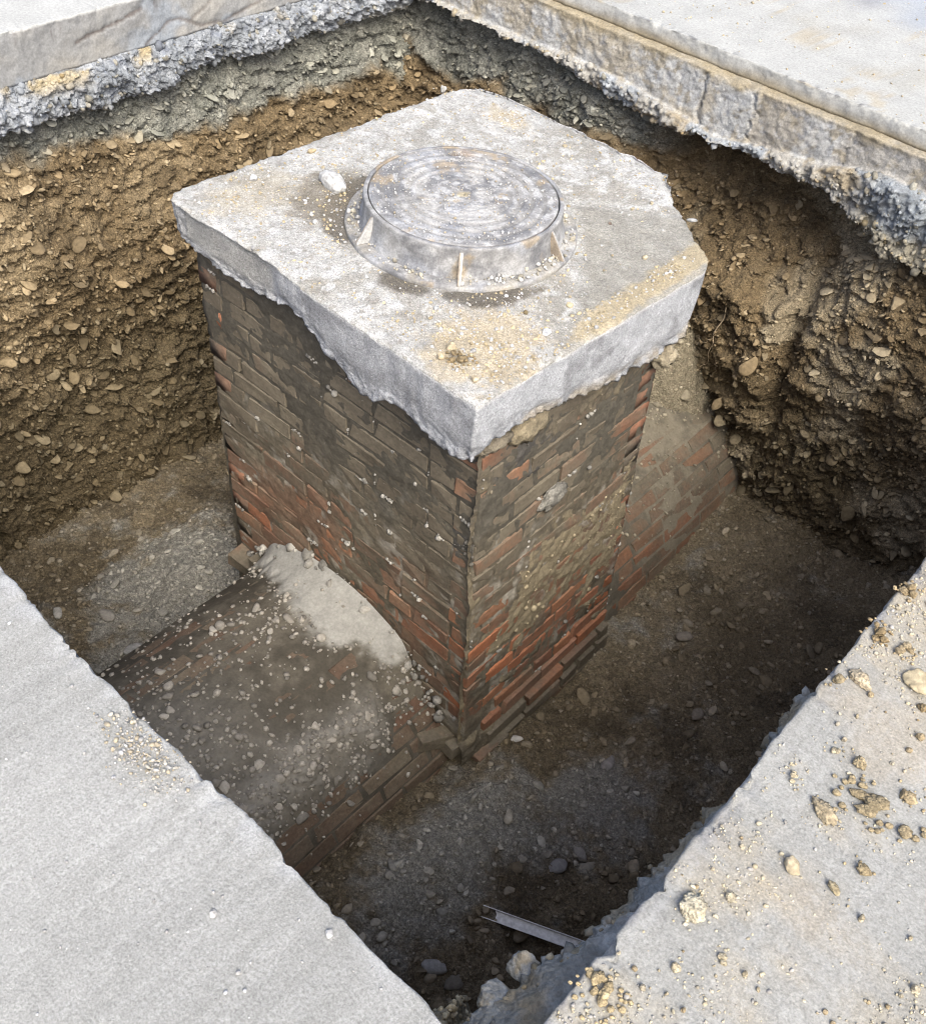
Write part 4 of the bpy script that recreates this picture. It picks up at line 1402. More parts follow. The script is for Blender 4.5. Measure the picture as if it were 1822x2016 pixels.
    w *= np.where((py < 0.45 + 0.7 * (px - 0.2)) & (px * 0.75 + py * 0.66 > 0.42) & (py > 0) & (px < .6), 0.12, 1)
    inside = (px > -.75) & (px < .68) & (py > -.63) & (py < .86) & ((py - .46) < -1.15 * (px - .66)) & (np.hypot(px, py) > 0.405)
    keep = inside & (r.random(m) < w)
    px, py = px[keep], py[keep]
    sz = np.clip(np.exp(r.normal(math.log(0.0032), 0.45, len(px))), 0.0015, 0.0085)
    ochre = r.random(len(px)) < 0.5
    cc = np.where(ochre[:, None], np.array([0.46, 0.38, 0.24]), np.array([0.46, 0.455, 0.44])) * r.uniform(0.65, 1.25, (len(px), 1))
    pos = np.stack([px, py, SLAB_Z + sz * 0.3], -1)
    nrm = np.array([0, 0, 1.]) + r.normal(0, .4, (len(px), 3))
    add_obj('gravel', pebble_mesh('gravel', pos, nrm, sz, r.uniform((.7, .6, .4), (1.2, 1, .8), (len(px), 3)), cc, T_FINE, r), GRAVEL, kind='stuff',
            label='ochre and grey grit strewn over the concrete slab round the manhole', cat='gravel')
    return ob


slab = build_slab()


# ------------------------------------------------------------------ manhole frame and cover
def lathe(prof, n=240, noise=0.0, seed=0):
    pr = np.array(prof)
    th = np.linspace(0, 2 * np.pi, n, endpoint=False)
    R, Zz = pr[None, :, 0] * np.ones((n, 1)), pr[None, :, 1] * np.ones((n, 1))
    P = np.stack([R * np.cos(th)[:, None], R * np.sin(th)[:, None], Zz], -1)
    if noise:
        P = P + noise * np.stack([fbm(P, 18, 4, 0.6, seed=seed), fbm(P, 18, 4, 0.6, seed=seed + 1), fbm(P, 18, 4, 0.6, seed=seed + 2)], -1)
    return P, grid_faces(n, len(pr), True)


def dense(prof, step):
    out = [prof[0]]
    for p, q in zip(prof[:-1], prof[1:]):
        m = max(1, int(math.hypot(q[0] - p[0], q[1] - p[1]) / step))
        for i in range(1, m + 1):
            out.append((p[0] + (q[0] - p[0]) * i / m, p[1] + (q[1] - p[1]) * i / m))
    return out


def iron_col(P, dust=0.5, seed=0):
    n = fbm(P, 6, 5, 0.6, seed=seed)
    nf = fbm(P, 26, 4, 0.6, seed=seed + 1)
    c = mixc((0.175, 0.175, 0.178), (0.27, 0.265, 0.255), sstep(-0.4, 0.5, n))
    c = mixc(c, (0.46, 0.46, 0.452), dust * sstep(-0.2, 0.7, nf + 0.4 * n))
    c = mixc(c, (0.34, 0.36, 0.40), 0.35 * sstep(0.25, 0.6, fbm(P, 4, 4, seed=seed + 2)))
    c = mixc(c, (0.36, 0.27, 0.15), 0.55 * sstep(0.45, 0.75, fbm(P, 7, 4, 0.6, seed=seed + 3)))
    return c


def build_manhole():
    r = np.random.default_rng(491)
    root = empty('manhole_surround', (0, 0, SLAB_Z), 'round ribbed iron manhole frame with wide flange bedded on the concrete slab', 'manhole frame')
    base = np.array([0, 0, SLAB_Z])
    P, F = lathe(dense([(0.30, -0.1185), (0.30, -0.101), (0.352, -0.101), (0.392, -0.1025), (0.397, -0.105), (0.3985, -0.112), (0.398, -0.124)], 0.006), 300, 0.0012, 3)
    c = iron_col(P, 0.6, 500)
    c = mixc(c, (0.36, 0.33, 0.27), 0.6 * sstep(-0.2, 0.4, fbm(P, 9, 4, seed=505)))
    me = new_mesh('flange', P - base, F, c, want=(0, 0, 1))
    add_obj('flange', me, IRON, parent=root)
    P, F = lathe(dense([(0.3185, -0.05), (0.3222, -0.048), (0.3222, -0.002), (0.3235, 0.0), (0.3335, 0.0), (0.3365, -0.002), (0.3375, -0.008), (0.339, -0.045), (0.346, -0.085), (0.353, -0.099), (0.354, -0.104)], 0.005), 300, 0.0008, 7)
    c = iron_col(P, 0.45, 510)
    me = new_mesh('ring_wall', P - base, F, c, want=(0, 0, 1))
    add_obj('ring_wall', me, IRON, parent=root)
    rib_me = None
    for i in range(6):
        an = math.radians(-49 + 60 * i)
        bm = bmesh.new()
        prof = [(0.336, -0.103), (0.394, -0.103), (0.394, -0.098), (0.345, -0.022), (0.336, -0.012)]
        fr = [bm.verts.new((p[0], -0.006, p[1] - SLAB_Z)) for p in prof]
        bk = [bm.verts.new((p[0], 0.006, p[1] - SLAB_Z)) for p in prof]
        bm.faces.new(fr)
        bm.faces.new(bk[::-1])
        for a in range(5):
            b = (a + 1) % 5
            bm.faces.new((fr[b], fr[a], bk[a], bk[b]))
        bmesh.ops.bevel(bm, geom=bm.edges[:], offset=0.0018, segments=1, affect='EDGES')
        bmesh.ops.recalc_face_normals(bm, faces=bm.faces)
        if rib_me is None:
            rib_me = bpy.data.meshes.new('rib')
            bm.to_mesh(rib_me)
            at = rib_me.color_attributes.new("col", 'FLOAT_COLOR', 'POINT')
            for q, v in enumerate(rib_me.vertices):
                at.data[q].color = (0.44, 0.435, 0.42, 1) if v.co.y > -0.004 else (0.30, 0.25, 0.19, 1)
        bm.free()
        o = add_obj('rib', rib_me, IRON, parent=root)
        o.rotation_euler = (0, 0, an)
    # cover
    prof = dense([(0.004, 0), (0.3172, 0)], 0.0032) + [(0.3182, -0.0012), (0.3188, -0.004), (0.3188, -0.04), (0.31, -0.045)]
    th = np.linspace(0, 2 * np.pi, 320, endpoint=False)
    pr = np.array(prof)
    R = np.repeat(pr[None, :, 0], 320, 0)
    Z = np.repeat(pr[None, :, 1], 320, 0)
    X, Y = R * np.cos(th)[:, None], R * np.sin(th)[:, None]
    P = np.stack([X, Y, Z], -1)
    flat = (Z > -0.001)
    rel = 0 * R
    for (rc, w, hgt) in ((0.252, 0.013, 0.0034), (0.212, 0.010, 0.0032), (0.172, 0.008, 0.0028), (0.108, 0.006, 0.0022), (0.298, 0.016, 0.003)):
        rel += hgt * sstep(w + 0.003, w - 0.002, np.abs(R - rc))
    # raised square lattice of the middle, nearly filled with dirt
    rel += 0.0016 * (R < 0.155) * (np.sin(X * 150) * np.sin(Y * 150) > 0.2)
    worn = np.clip(0.75 + 0.5 * fbm(P, 5, 3, seed=520), 0.15, 1)
    Z = Z + flat * (rel * worn + 0.0012 * fbm(P, 20, 4, 0.6, seed=521) - 0.0035)
    hx, hy = -0.215, 0.185
    hole = np.hypot(X - hx, (Y - hy))
    inh = sstep(0.0165, 0.013, hole)
    Z = Z - 0.03 * inh * flat
    P = np.stack([X, Y, Z], -1)
    c = iron_col(P, 0.75, 530)
    c = mixc(c, (0.42, 0.41, 0.385), 0.65 * sstep(0.0, 0.3, fbm(P, 7, 4, seed=534)) * sstep(0.28, 0.2, R))
    c = mixc(c, (0.20, 0.19, 0.17), 0.4 * flat * sstep(0.0022, 0.0, rel) * sstep(0.12, 0.18, R) * sstep(.3, .28, R))
    c = mixc(c, (0.10, 0.07, 0.05), 0.9 * inh)
    c = mixc(c, (0.33, 0.24, 0.16), 0.6 * np.exp(-((X + .19) / .04) ** 2 - ((Y - .215) / .03) ** 2))
    c = mixc(c, (0.46, 0.37, 0.18), 0.55 * sstep(0.4, 0.8, np.exp(-((X - .0) / .03) ** 2 - ((Y + .0) / .03) ** 2) + 0.4 * fbm(P, 18, 3, seed=536)))
    rust = sstep(0.3180, 0.3188, R)
    c = mixc(c, (0.12, 0.10, 0.085), 0.8 * rust)
    me = new_mesh('manhole_cover', P, grid_faces(320, len(prof), True), c, want=(0, 0, 1))
    add_obj('manhole_cover', me, IRON, label='round dusty iron manhole cover with concentric ridges and one lifting hole', cat='manhole cover')
    # grit on the flange
    m = 620
    an = r.uniform(-np.pi, np.pi, m)
    side = 0.30 + 0.9 * np.exp(-((an - 0.0) / 0.5) ** 2) + 0.7 * np.exp(-((an + 2.7) / 0.5) ** 2) + 0.5 * np.exp(-((an + 0.6) / 0.3) ** 2)
    k = r.random(m) < side
    an = an[k]
    rd = r.uniform(0.350, 0.388, len(an))
    sz = np.clip(np.exp(r.normal(math.log(0.0045), 0.5, len(an))), 0.002, 0.011)
    pos = np.stack([rd * np.cos(an), rd * np.sin(an), -0.101 + sz * 0.4 + 0.012 * np.clip((0.372 - rd) / 0.02, 0, 1) * r.random(len(an))], -1)
    cc = np.where((r.random(len(an)) < 0.45)[:, None], np.array([0.48, 0.47, 0.45]), np.array([0.38, 0.35, 0.28])) * r.uniform(.6, 1.25, (len(an), 1))
    add_obj('gravel', pebble_mesh('gravel', pos, np.array([0, 0, 1.]) + r.normal(0, .5, (len(an), 3)), sz, r.uniform(.6, 1.1, (len(an), 3)), cc, T_ANG, r), GRAVEL, kind='stuff',
            label='pale grit lodged on the flange round the manhole frame', cat='gravel')
    m = 900
    an, rd = r.uniform(-np.pi, np.pi, m), 0.31 * np.sqrt(r.random(m))
    sz = np.clip(np.exp(r.normal(math.log(0.0022), 0.45, m)), 0.001, 0.007)
    pos = np.stack([rd * np.cos(an), rd * np.sin(an), 0.000 + sz * 0.3], -1)
    cc = np.where((r.random(m) < 0.7)[:, None], np.array([0.50, 0.495, 0.48]), np.array([0.42, 0.36, 0.26])) * r.uniform(.7, 1.2, (m, 1))
    add_obj('gravel', pebble_mesh('gravel', pos, np.array([0, 0, 1.]) + r.normal(0, .5, (m, 3)), sz, r.uniform(.5, 1.1, (m, 3)), cc, T_FINE, r), GRAVEL, kind='stuff',
            label='fine pale crumbs dusted over the manhole cover', cat='gravel')


build_manhole()


# ------------------------------------------------------------------ loose clods and stones
def clod_mesh(dims, seed, col, lobes=1, rough=0.16, crumbs=0, ic=ICO3, spread=0.36):
    r = np.random.default_rng(seed)
    Vs, Fs, Cs, base = [], [], [], 0
    for k in range(lobes):
        V0, F = ic
        sc = 1.0 if lobes == 1 else r.uniform(0.65, 1.0) * 0.95 / lobes ** 0.42
        V = V0 * (1 + 0.20 * fbm(V0, 1.3, 3, 0.6, seed=seed + k))[:, None]
        for _ in range(7):
            nv_ = r.normal(size=3)
            nv_ /= np.linalg.norm(nv_)
            V = V - nv_ * np.maximum(0, V @ nv_ - r.uniform(0.55, 0.85))[:, None] * 0.85
        V = V * (1 + rough * (fbm(V0, 3.2, 3, 0.65, seed=seed + k + 9) + 0.6 * fbm(V0, 9, 2, 0.6, seed=seed + k + 5)))[:, None]
        dd = np.array(dims)
        dd = dd * (1 - 0.25 * (dd == dd.max()))
        V = V * dd * sc * 1.06 * (r.uniform(0.75, 1.25, 3) if lobes > 1 else 0.98)
        if lobes > 1:
            t = r.normal(0, spread if lobes > 3 else spread * 0.35, 2)
            V = V + np.array([t[0] * dims[0], t[1] * dims[1], r.uniform(-0.35, 0.35) * dims[2]])
        Vs.append(V); Fs.append(F + base); base += len(V)
        shade = r.uniform(0.85, 1.15)
        Cs.append(mixc(np.array(col) * 0.78 * shade, np.array(col) * 1.15 * shade, sstep(-0.4, 0.5, fbm(V, 60, 3, seed=seed))))
    if crumbs:
        V0, F = ICO2
        for k in range(crumbs):
            an, rd = r.uniform(0, 6.28), r.uniform(0.8, 1.6)
            s = r.uniform(0.08, 0.2) * min(dims[:2])
            V = V0 * (1 + 0.3 * fbm(V0, 1.5, 2, seed=seed + k * 3.1))[:, None] * s * np.array([1.1, .9, .7])
            V = V + np.array([math.cos(an) * rd * dims[0], math.sin(an) * rd * dims[1], s * 0.3 - dims[2] * 0.4])
            Vs.append(V); Fs.append(F + base); base += len(V)
            Cs.append(np.broadcast_to(np.array(col) * r.uniform(0.9, 1.35), V.shape))
    return new_mesh('clod', np.concatenate(Vs), np.concatenate(Fs), np.concatenate(Cs))


PALE, OCH, SOIL = (0.50, 0.445, 0.325), (0.48, 0.41, 0.28), (0.29, 0.235, 0.145)
CLODS = [
    # name, x, y, z, (dims), rot deg, colour, lobes, crumbs, label, category
    ('clod', 1.923, -1.515, 0, (.026, .044, .020), 50, PALE, 1, 8, 'large pear-shaped pale clod of dried earth alone on the dirty right-hand pavement', 'clod'),
    ('stone', 2.006, -1.321, 0, (.015, .026, .011), 40, (.45, .375, .25), 1, 0, 'smooth oval cream pebble alone on the dirty pavement right of the pear-shaped clod', 'stone'),
    ('clod', 1.957, -1.451, 0, (.019, .018, .013), 0, PALE, 2, 4, 'round pale clod broken in two, right beside the pear-shaped clod', 'clod'),
    ('clod', 2.085, -1.304, 0, (.016, .036, .013), 75, (.36, .30, .19), 3, 5, 'rough oblong clod below the swept white patch near the right edge of the photo', 'clod'),
    ('clod', 2.062, -1.096, 0, (.075, .045, .022), 15, SOIL, 8, 26, 'wide dark brown heap of damp soil on the right-hand pavement', 'soil heap'),
    ('clod', 1.996, -1.177, 0, (.019, .044, .014), 62, (.47, .39, .26), 1, 4, 'long cream clod lying against the left end of the dark soil heap', 'clod'),
    ('clod', 1.901, -.845, 0, (.022, .042, .014), 72, (.47, .39, .27), 1, 5, 'long cream stone with a reddish chip, right of a dark clod near the pit edge', 'stone'),
    ('clod', 1.866, -.880, 0, (.027, .022, .016), 20, SOIL, 3, 6, 'dark brown crumbly clod on the pit edge beside the long cream stone', 'clod'),
    ('stone', 1.996, -.763, 0, (.030, .042, .014), 60, (.46, .385, .25), 1, 0, 'big flat cream stone at the right border of the photo', 'stone'),
    ('clod', 1.870, -.705, 0, (.030, .035, .018), 10, (.30, .225, .125), 6, 18, 'crumbling brown clod heap on the pit edge, upper right of the near pavement', 'clod'),
    ('clod', 1.876, -.532, 0, (.030, .03, .020), 10, (.33, .255, .15), 5, 18, 'topmost crumbly clod on the near pavement edge where it leaves the photo', 'clod'),
    ('clod', 1.935, -.700, 0, (.022, .030, .014), 70, (.40, .32, .20), 4, 12, 'cluster of ochre crumbs behind the brown clod heap on the pit edge', 'clod'),
    ('clod', 2.034, -.818, 0, (.022, .024, .020), 0, (.33, .25, .14), 2, 3, 'brown rounded clod half cut by the right border of the photo', 'clod'),
    ('clod', 1.999, -1.036, 0, (.016, .034, .014), 55, (.42, .34, .21), 2, 5, 'oblong ochre clod just above the dark soil heap', 'clod'),
    ('clod', 2.10, -1.03, 0, (.022, .030, .016), 80, (.38, .30, .18), 3, 5, 'pale lump at the right end of the dark soil heap', 'clod'),
    ('clod', 1.945, -1.042, 0, (.020, .016, .010), 15, OCH, 4, 10, 'small crumbled ochre clod between the pit edge and the dark soil heap', 'clod'),
    ('clod', 1.915, -1.151, 0, (.018, .022, .012), 30, OCH, 5, 12, 'crumbled ochre clod close to the pit edge, left of the dark soil heap', 'clod'),
    ('clod', 2.110, -1.233, 0, (.020, .034, .012), 75, (.34, .27, .16), 3, 6, 'brown flaky clod on the swept white patch of the right-hand pavement', 'clod'),
    ('clod', 2.000, -1.55, 0, (.018, .022, .012), 10, OCH, 4, 6, 'three-lobed ochre clod in the lower middle of the dirty pavement', 'clod'),
    ('clod', 1.888, -1.742, 0, (.040, .035, .016), 20, (.41, .325, .19), 9, 26, 'heap of yellowish crumbs near the front corner of the pit', 'clod'),
    ('clod', 1.955, -1.62, 0, (.016, .022, .010), 60, OCH, 3, 5, 'small ochre clod straight below the pear-shaped clod', 'clod'),
    ('stone', -.475, -.155, SLAB_Z, (.085, .036, .034), -8, (.47, .465, .445), 1, 0, 'white angular stone leaning against the left side of the manhole frame', 'stone'),
    ('clod', .50, -.555, SLAB_Z, (.040, .034, .020), 30, (.27, .205, .115), 7, 22, 'brown heap of soil on the near corner of the concrete slab', 'soil heap'),
    ('stone', .445, -.535, SLAB_Z, (.021, .017, .012), 20, (.50, .42, .28), 1, 0, 'rounded cream pebble topping the soil heap on the slab corner', 'stone'),
    ('stone', .455, -.585, SLAB_Z, (.016, .012, .010), 50, (.46, .38, .25), 1, 0, 'small cream pebble left of the soil heap on the slab corner', 'stone'),
    ('stone', .592, -.590, SLAB_Z, (.012, .020, .010), 60, (.50, .42, .29), 1, 0, 'cream pebble nearest the front corner of the concrete slab', 'stone'),
    ('stone', .545, -.092, SLAB_Z, (.016, .010, .008), 10, (.48, .41, .27), 1, 0, 'oblong cream pebble on the slab in front of the smooth beige patch', 'stone'),
    ('clod', .48, -.228, SLAB_Z, (.018, .014, .012), 0, (.19, .15, .085), 3, 2, 'single dark brown crumb on the slab in front of the manhole frame', 'clod'),
    ('stone', .59, -.261, SLAB_Z, (.016, .014, .012), 0, (.52, .53, .55), 1, 1, 'bluish white chip near the right edge of the concrete slab', 'stone'),
    ('stone', -.68, -.343, SLAB_Z, (.014, .013, .016), 0, (.50, .50, .50), 1, 0, 'upright grey white chip near the left corner of the slab', 'stone'),
    ('stone', -.703, -.048, SLAB_Z, (.012, .024, .008), -15, (.42, .34, .21), 1, 0, 'long ochre sliver of stone by the back left edge of the slab', 'stone'),
    ('stone', .335, .405, SLAB_Z, (.012, .010, .010), 0, (.14, .11, .09), 2, 1, 'dark brown lump on the smooth beige patch of the slab', 'stone'),
    ('stone', .512, .650, SLAB_Z, (.035, .012, .010), 40, (.30, .30, .29), 2, 2, 'grey flake on the broken right edge of the slab', 'stone'),
    ('stone', -.752, .708, SLAB_Z, (.026, .024, .022), 0, (.40, .39, .36), 2, 1, 'round grey lump on the back edge of the slab', 'stone'),
    ('stone', -.33, -.371, SLAB_Z, (.013, .010, .008), 10, (.52, .51, .49), 1, 0, 'white pebble on the dark stain left of the manhole frame', 'stone'),
    ('stone', .345, .075, -.101, (.020, .016, .016), 10, (.42, .44, .47), 2, 2, 'bluish grey lump on the flange at the right of the manhole frame', 'stone'),
    ('stone', 1.498, -1.921 - .06, 0, (.010, .008, .005), 10, (.52, .51, .49), 1, 0, 'pale round pebble on the brushed left-hand pavement near the pit edge', 'stone'),
    ('stone', 1.333, -2.094, 0, (.009, .007, .004), 10, (.50, .49, .46), 1, 0, 'single whitish pebble in the middle of the brushed left-hand pavement', 'stone'),
]
for i, (nm, x, y, z, dm, rot, colr, lob, cr, lab, cat) in enumerate(CLODS):
    smooth_stone = nm == 'stone'
    if not smooth_stone:
        dm = tuple(v * 0.86 for v in dm)
    me = clod_mesh(dm, 900 + i * 7, colr, lob, 0.05 if smooth_stone else 0.20, cr, ICO4 if lob < 3 else ICO3)
    o = add_obj(nm, me, GRAVEL if smooth_stone else CLOD, label=lab, cat=cat)
    o.location = (x, y, z + dm[2] * 0.55)
    o.rotation_euler = (0, 0, math.radians(rot))


def scatter_small(n, sampler, name, label, group, cols, size, z, seed, cat, flat=0.7):
    r = np.random.default_rng(seed)
    mes = []
    for k in range(8):
        c0 = np.array(cols[k % len(cols)])
        me = clod_mesh((1, .8, flat), seed + k, c0, 1 + k % 3, 0.12, 0, ICO2)
        me.materials.append(CLOD)
        mes.append(me)
    for i in range(n):
        x, y = sampler(r)
        s = float(np.clip(np.exp(r.normal(math.log(size), 0.35)), size * 0.5, size * 2.2))
        o = bpy.data.objects.new(name, mes[int(r.integers(0, 8))])
        o.location = (x, y, z + s * 0.35)
        o.rotation_euler = (r.normal(0, .2), r.normal(0, .2), r.uniform(0, 6.28))
        o.scale = (s, s, s)
        tag(o, None, label, cat, group)
        COL.objects.link(o)


def fr_sampler(r):
    while True:
        x, y = r.uniform(1.86, 2.30), r.uniform(-1.9, -0.35)
        d = fbm(np.array([[x, y, 0.3]]), 5, 3, seed=601)[0]
        w = 0.30 + 0.6 * d + 0.35 * float(sstep(-1.1, -0.6, y)) + 0.15 * float(sstep(2.1, 1.9, x))
        if r.random() < w:
            return x, y


scatter_small(170, fr_sampler, 'clod', 'small ochre crumb of dried earth among many scattered over the dirty right-hand pavement', 'small clods scattered on the right-hand pavement',
              [(.44, .385, .28), (.42, .355, .24), (.40, .345, .25), (.33, .26, .16)], 0.0066, 0.0, 611, 'clod')


def slab_sampler(r):
    while True:
        x, y = r.uniform(-.74, .66), r.uniform(-.62, .84)
        if math.hypot(x, y) < 0.43 or (y - .46) > -1.15 * (x - .62):
            continue
        w = 0.16 + 0.9 * math.exp(-((x - .5) / .18) ** 2 - ((y + .45) / .2) ** 2) + 0.7 * math.exp(-((x - .645) / .04) ** 2) * (-.4 < y < .4) + 0.3 * math.exp(-((x + .55) / .2) ** 2 - ((y + .35) / .2) ** 2)
        if r.random() < w:
            return x, y


scatter_small(95, slab_sampler, 'stone', 'small cream or grey chip among many strewn on the concrete slab', 'small stones strewn on the concrete slab',
              [(.50, .43, .30), (.46, .38, .25), (.50, .50, .49), (.44, .42, .38)], 0.0075, SLAB_Z, 621, 'stone')


def grit(name, n, xr, yr, wfun, size, cols, z, seed, label, bumpz=0.0):
    r = np.random.default_rng(seed)
    x, y = r.uniform(*xr, n), r.uniform(*yr, n)
    k = r.random(n) < wfun(x, y)
    x, y = x[k], y[k]
    sz = np.clip(np.exp(r.normal(math.log(size), 0.45, len(x))), size * 0.4, size * 3)
    cc = np.array(cols)[r.integers(0, len(cols), len(x))] * r.uniform(.7, 1.25, (len(x), 1))
    pos = np.stack([x, y, z + sz * 0.3 + bumpz * r.random(len(x))], -1)
    me = pebble_mesh(name, pos, np.array([0, 0, 1.]) + r.normal(0, .5, (len(x), 3)), sz, r.uniform((.7, .6, .4), (1.2, 1, .8), (len(x), 3)), cc, T_CHIP, r, smooth=False)
    add_obj(name, me, GRAVEL, kind='stuff', label=label, cat='gravel')


grit('gravel', 22000, (1.855, 2.40), (-1.95, -0.30), lambda x, y: np.clip(0.10 + 0.55 * fbm(np.stack([x, y, 0 * x], -1), 6, 4, 0.6, seed=602) + 0.28 * sstep(-1.1, -0.6, y), 0.03, 1),
     0.0025, [PALE, OCH, (.42, .375, .29), (.38, .36, .33)], 0.0, 631, 'ochre grit scattered thinly over the dirty right-hand pavement')
grit('gravel', 2600, (0.80, 1.20), (-2.09, -1.945), lambda x, y: np.exp(-((x - 1.0 + 0.25 * (y + 1.98)) / 0.075) ** 2 - ((y + 1.990) / 0.035) ** 2) * 1.3,
     0.0026, [(.40, .375, .32), (.39, .34, .25), (.40, .39, .37)], 0.0, 632, 'small patch of cream gravel on the edge of the brushed left-hand pavement', 0.004)
grit('gravel', 5200, (-0.3, 2.0), (-2.7, -1.96), lambda x, y: 0.12 + 0 * x, 0.0022, [(.52, .51, .50), (.42, .41, .39), (.36, .35, .34)], 0.0, 633, 'sparse pale grit on the brushed left-hand pavement')
grit('gravel', 5000, (-0.9, 1.6), (1.80, 3.3), lambda x, y: 0.15 + 0.15 * fbm(np.stack([x, y, 0 * x], -1), 3, 3, seed=9), 0.0038, [(.46, .40, .29), (.47, .46, .44), (.36, .30, .2)], 0.0, 634, 'sparse ochre grit on the far right pavement')


# ------------------------------------------------------------------ rubble in the front corner of the pit
def build_bank():
    g1, g2 = np.arange(1.25, 1.97, 0.008), np.arange(-2.06, -1.30, 0.008)
    X, Y = np.meshgrid(g1, g2, indexing='ij')
    P0 = np.stack([X, Y, 0 * X], -1)
    d = np.hypot(np.maximum(0, 1.86 - X), np.maximum(0, Y + 1.955)) + 0.05 * fbm(P0, 5, 4, 0.6, seed=641)
    Z = -0.27 - 0.35 * np.minimum(d, 0.22) - 5.0 * np.maximum(0, d - 0.22) + 0.03 * fbm(P0, 9, 4, 0.6, seed=642) + 0.4 * cobble(X, Y, 0.03, 11, 1.0)
    Z = np.maximum(Z, -2.6)
    P = np.stack([X, Y, Z], -1)
    c = mixc((0.27, 0.225, 0.145), (0.38, 0.325, 0.225), sstep(-0.3, 0.5, fbm(P, 8, 4, seed=643)))
    o = add_obj('earth_bank', new_mesh('earth_bank', P, grid_faces(len(g1), len(g2)), c, want=(0, 0, 1)), EARTH, kind='structure')
    r = np.random.default_rng(645)
    idx = r.choice(np.argwhere((d.ravel() < 0.26) & (X.ravel() < 1.86) & (Y.ravel() > -1.95)).ravel(), 700)
    sz = np.clip(np.exp(r.normal(math.log(0.0055), 0.5, 700)), 0.002, 0.02)
    cc = np.array([0.40, 0.33, 0.21]) * r.uniform(0.6, 1.3, (700, 1))
    me = pebble_mesh('gravel', P.reshape(-1, 3)[idx], np.array([0, 0, 1.]) + r.normal(0, .5, (700, 3)), sz, r.uniform(.6, 1.1, (700, 3)), cc, T_ANG, r)
    add_obj('gravel', me, GRAVEL, parent=o, kind='stuff')


build_bank()
for i, (p, dm, rz, lab) in enumerate((
        ((1.740, -1.705, -.250), (.042, .036, .034), .4, 'angular grey lump of broken concrete topping the rubble in the front corner'),
        ((1.752, -1.790, -.235), (.045, .055, .035), 1.1, 'bluish white broken concrete lump in the middle of the front corner rubble'),
        ((1.800, -1.765, -.235), (.03, .045, .04), .2, 'grey concrete lump tucked under the pavement edge in the front corner'),
        ((1.665, -1.905, -.27), (.03, .03, .03), .2, 'small brownish lump at the left end of the front corner rubble'))):
    T0, F0 = stone_templates(ICO4, 1, 0.20, 7, 700 + i)
    V = T0[0] * (1 + 0.05 * fbm(T0[0], 5, 4, 0.6, seed=701 + i))[:, None] * np.array(dm)
    c = mixc((0.28, 0.275, 0.25), (0.38, 0.375, 0.35), sstep(-0.3, 0.5, fbm(V, 20, 4, seed=702 + i)))
    c = mixc(c, (0.36, 0.29, 0.18), 0.7 * sstep(0.1, 0.5, fbm(V, 30, 3, seed=703 + i)))
    o = add_obj('concrete_lump', new_mesh('concrete_lump', V, F0, c), CONC_ROUGH, label=lab, cat='concrete lump')
    o.location = p
    o.rotation_euler = (0.2, 0.1, rz)


# ------------------------------------------------------------------ steel rail lying on the floor, roots in the wall
def tube(pts, radii, nseg=8):
    pts = np.array(pts, float)
    d = np.gradient(pts, axis=0)
    d /= np.linalg.norm(d, axis=1, keepdims=True)
    ref = np.array([0.3, 0.2, 0.93])
    b = np.cross(d, ref)
    b /= np.linalg.norm(b, axis=1, keepdims=True)
    n = np.cross(d, b)
    th = np.linspace(0, 2 * np.pi, nseg, endpoint=False)
    V = pts[:, None, :] + np.asarray(radii)[:, None, None] * (np.cos(th)[None, :, None] * n[:, None, :] + np.sin(th)[None, :, None] * b[:, None, :])
    F = grid_faces(nseg, len(pts), True)
    return V.transpose(1, 0, 2).reshape(-1, 3), F


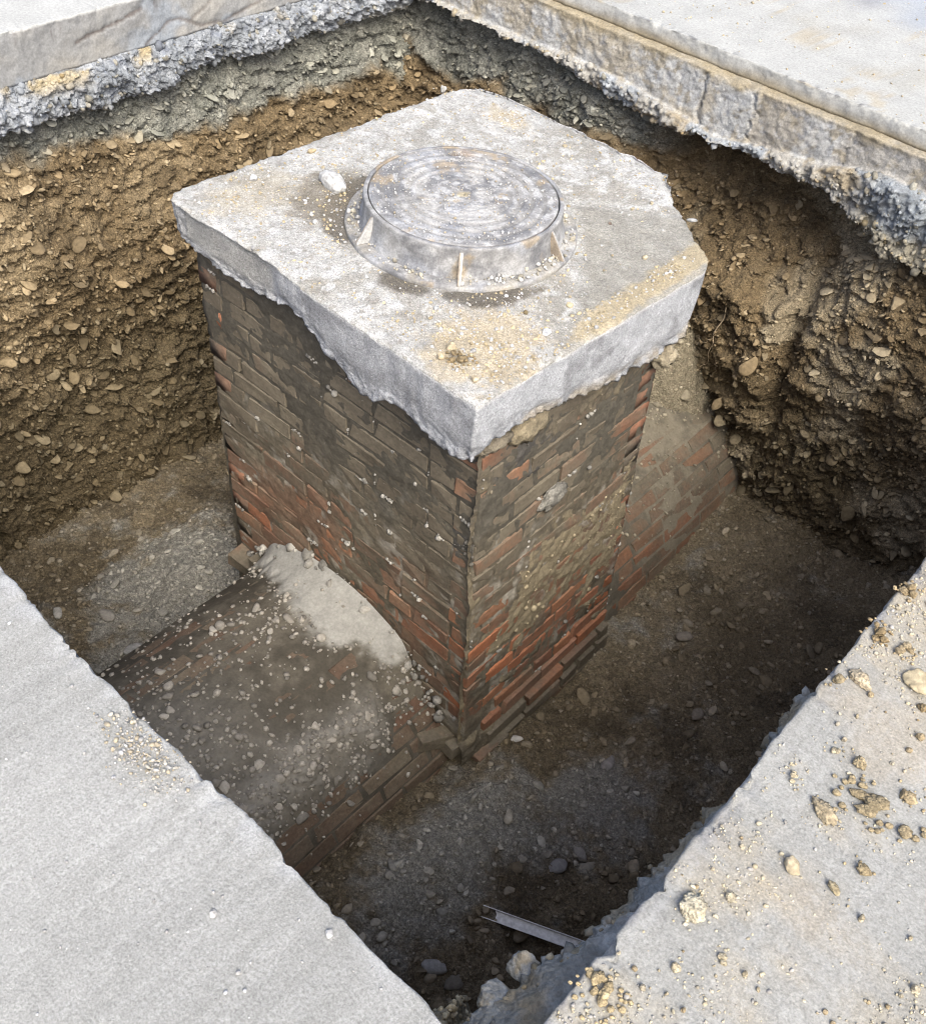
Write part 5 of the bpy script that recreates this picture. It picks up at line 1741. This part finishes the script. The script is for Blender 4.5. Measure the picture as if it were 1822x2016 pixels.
def build_rail():
    a, b = np.array([1.150, -0.985, -2.150]), np.array([1.86, -0.695, -2.095])
    L = float(np.linalg.norm(b - a))
    # channel cross-section (width, height), open side up
    w, h, t = 0.022, 0.024, 0.003
    sec = [(-w, h), (-w, 0), (w, 0), (w, h), (w - t, h), (w - t, t), (-w + t, t), (-w + t, h)]
    bm = bmesh.new()
    e0 = [bm.verts.new((0, p[0], p[1])) for p in sec]
    e1 = [bm.verts.new((L, p[0], p[1])) for p in sec]
    for i in range(8):
        j = (i + 1) % 8
        bm.faces.new((e0[i], e1[i], e1[j], e0[j]))
    for e, rev in ((e0, False), (e1, True)):
        for q in ((0, 1, 6, 7), (1, 2, 5, 6), (2, 3, 4, 5)):
            vs = [e[k] for k in q]
            bm.faces.new(vs[::-1] if rev else vs)
    bmesh.ops.recalc_face_normals(bm, faces=bm.faces)
    me = bpy.data.meshes.new('steel_channel')
    bm.to_mesh(me)
    bm.free()
    o = add_obj('steel_channel', me, STEEL, label='thin grey steel channel bar lying on the pit floor, one end under the pavement', cat='metal bar')
    x = (b - a) / L
    y = np.cross([0, 0, 1], x)
    y /= np.linalg.norm(y)
    z = np.cross(x, y)
    # tilted so that its groove faces the viewer
    mw = Matrix.Identity(4)
    for k, v in enumerate((x, y, z)):
        for q in range(3):
            mw[q][k] = float(v[q])
    for q in range(3):
        mw[q][3] = float(a[q])
    o.matrix_world = mw @ Matrix.Rotation(0.35, 4, 'X')


build_rail()


def root_at(path, r0, lab, seed):
    r = np.random.default_rng(seed)
    p = np.array(path, float)
    t = np.linspace(0, len(p) - 1, 40)
    pts = np.stack([np.interp(t, np.arange(len(p)), p[:, i]) for i in range(3)], -1)
    y_wall = Y_BR - d_br(pts[:, 0], pts[:, 2])
    pts[:, 1] = y_wall - 0.012 - 0.012 * np.sin(np.linspace(0, 9, 40)) ** 2
    pts[:, 1] = np.convolve(np.pad(pts[:, 1], 4, mode='edge'), np.ones(9) / 9, 'valid')
    pts[:, 0] += 0.006 * np.sin(np.linspace(0, 22, 40) + seed) + 0.004 * fbm(pts, 20, 2, seed=seed)
    V, F = tube(pts, np.linspace(r0, r0 * 0.35, 40), 6)
    add_obj('root', new_mesh('root', V, F), ROOT, label=lab, cat='root')


root_at([(.318, 0, -1.07), (.307, 0, -1.2), (.300, 0, -1.33), (.290, 0, -1.44), (.25, 0, -1.5)], 0.0030, 'long thin pale root dangling from the right earth wall behind the slab', 5)
root_at([(.30, 0, -1.24), (.27, 0, -1.29), (.235, 0, -1.33), (.20, 0, -1.30)], 0.0018, 'short side root curling left from the long root', 6)
root_at([(.36, 0, -1.36), (.345, 0, -1.44), (.33, 0, -1.53)], 0.0018, 'faint short root to the right of the long root', 7)

tris = sum(len(o.data.loops) - 2 * len(o.data.polygons) for o in scene.objects if o.type == 'MESH' and o.data.users == 1)
print('TRIS(single-user meshes)', tris, 'objects', len(scene.objects))
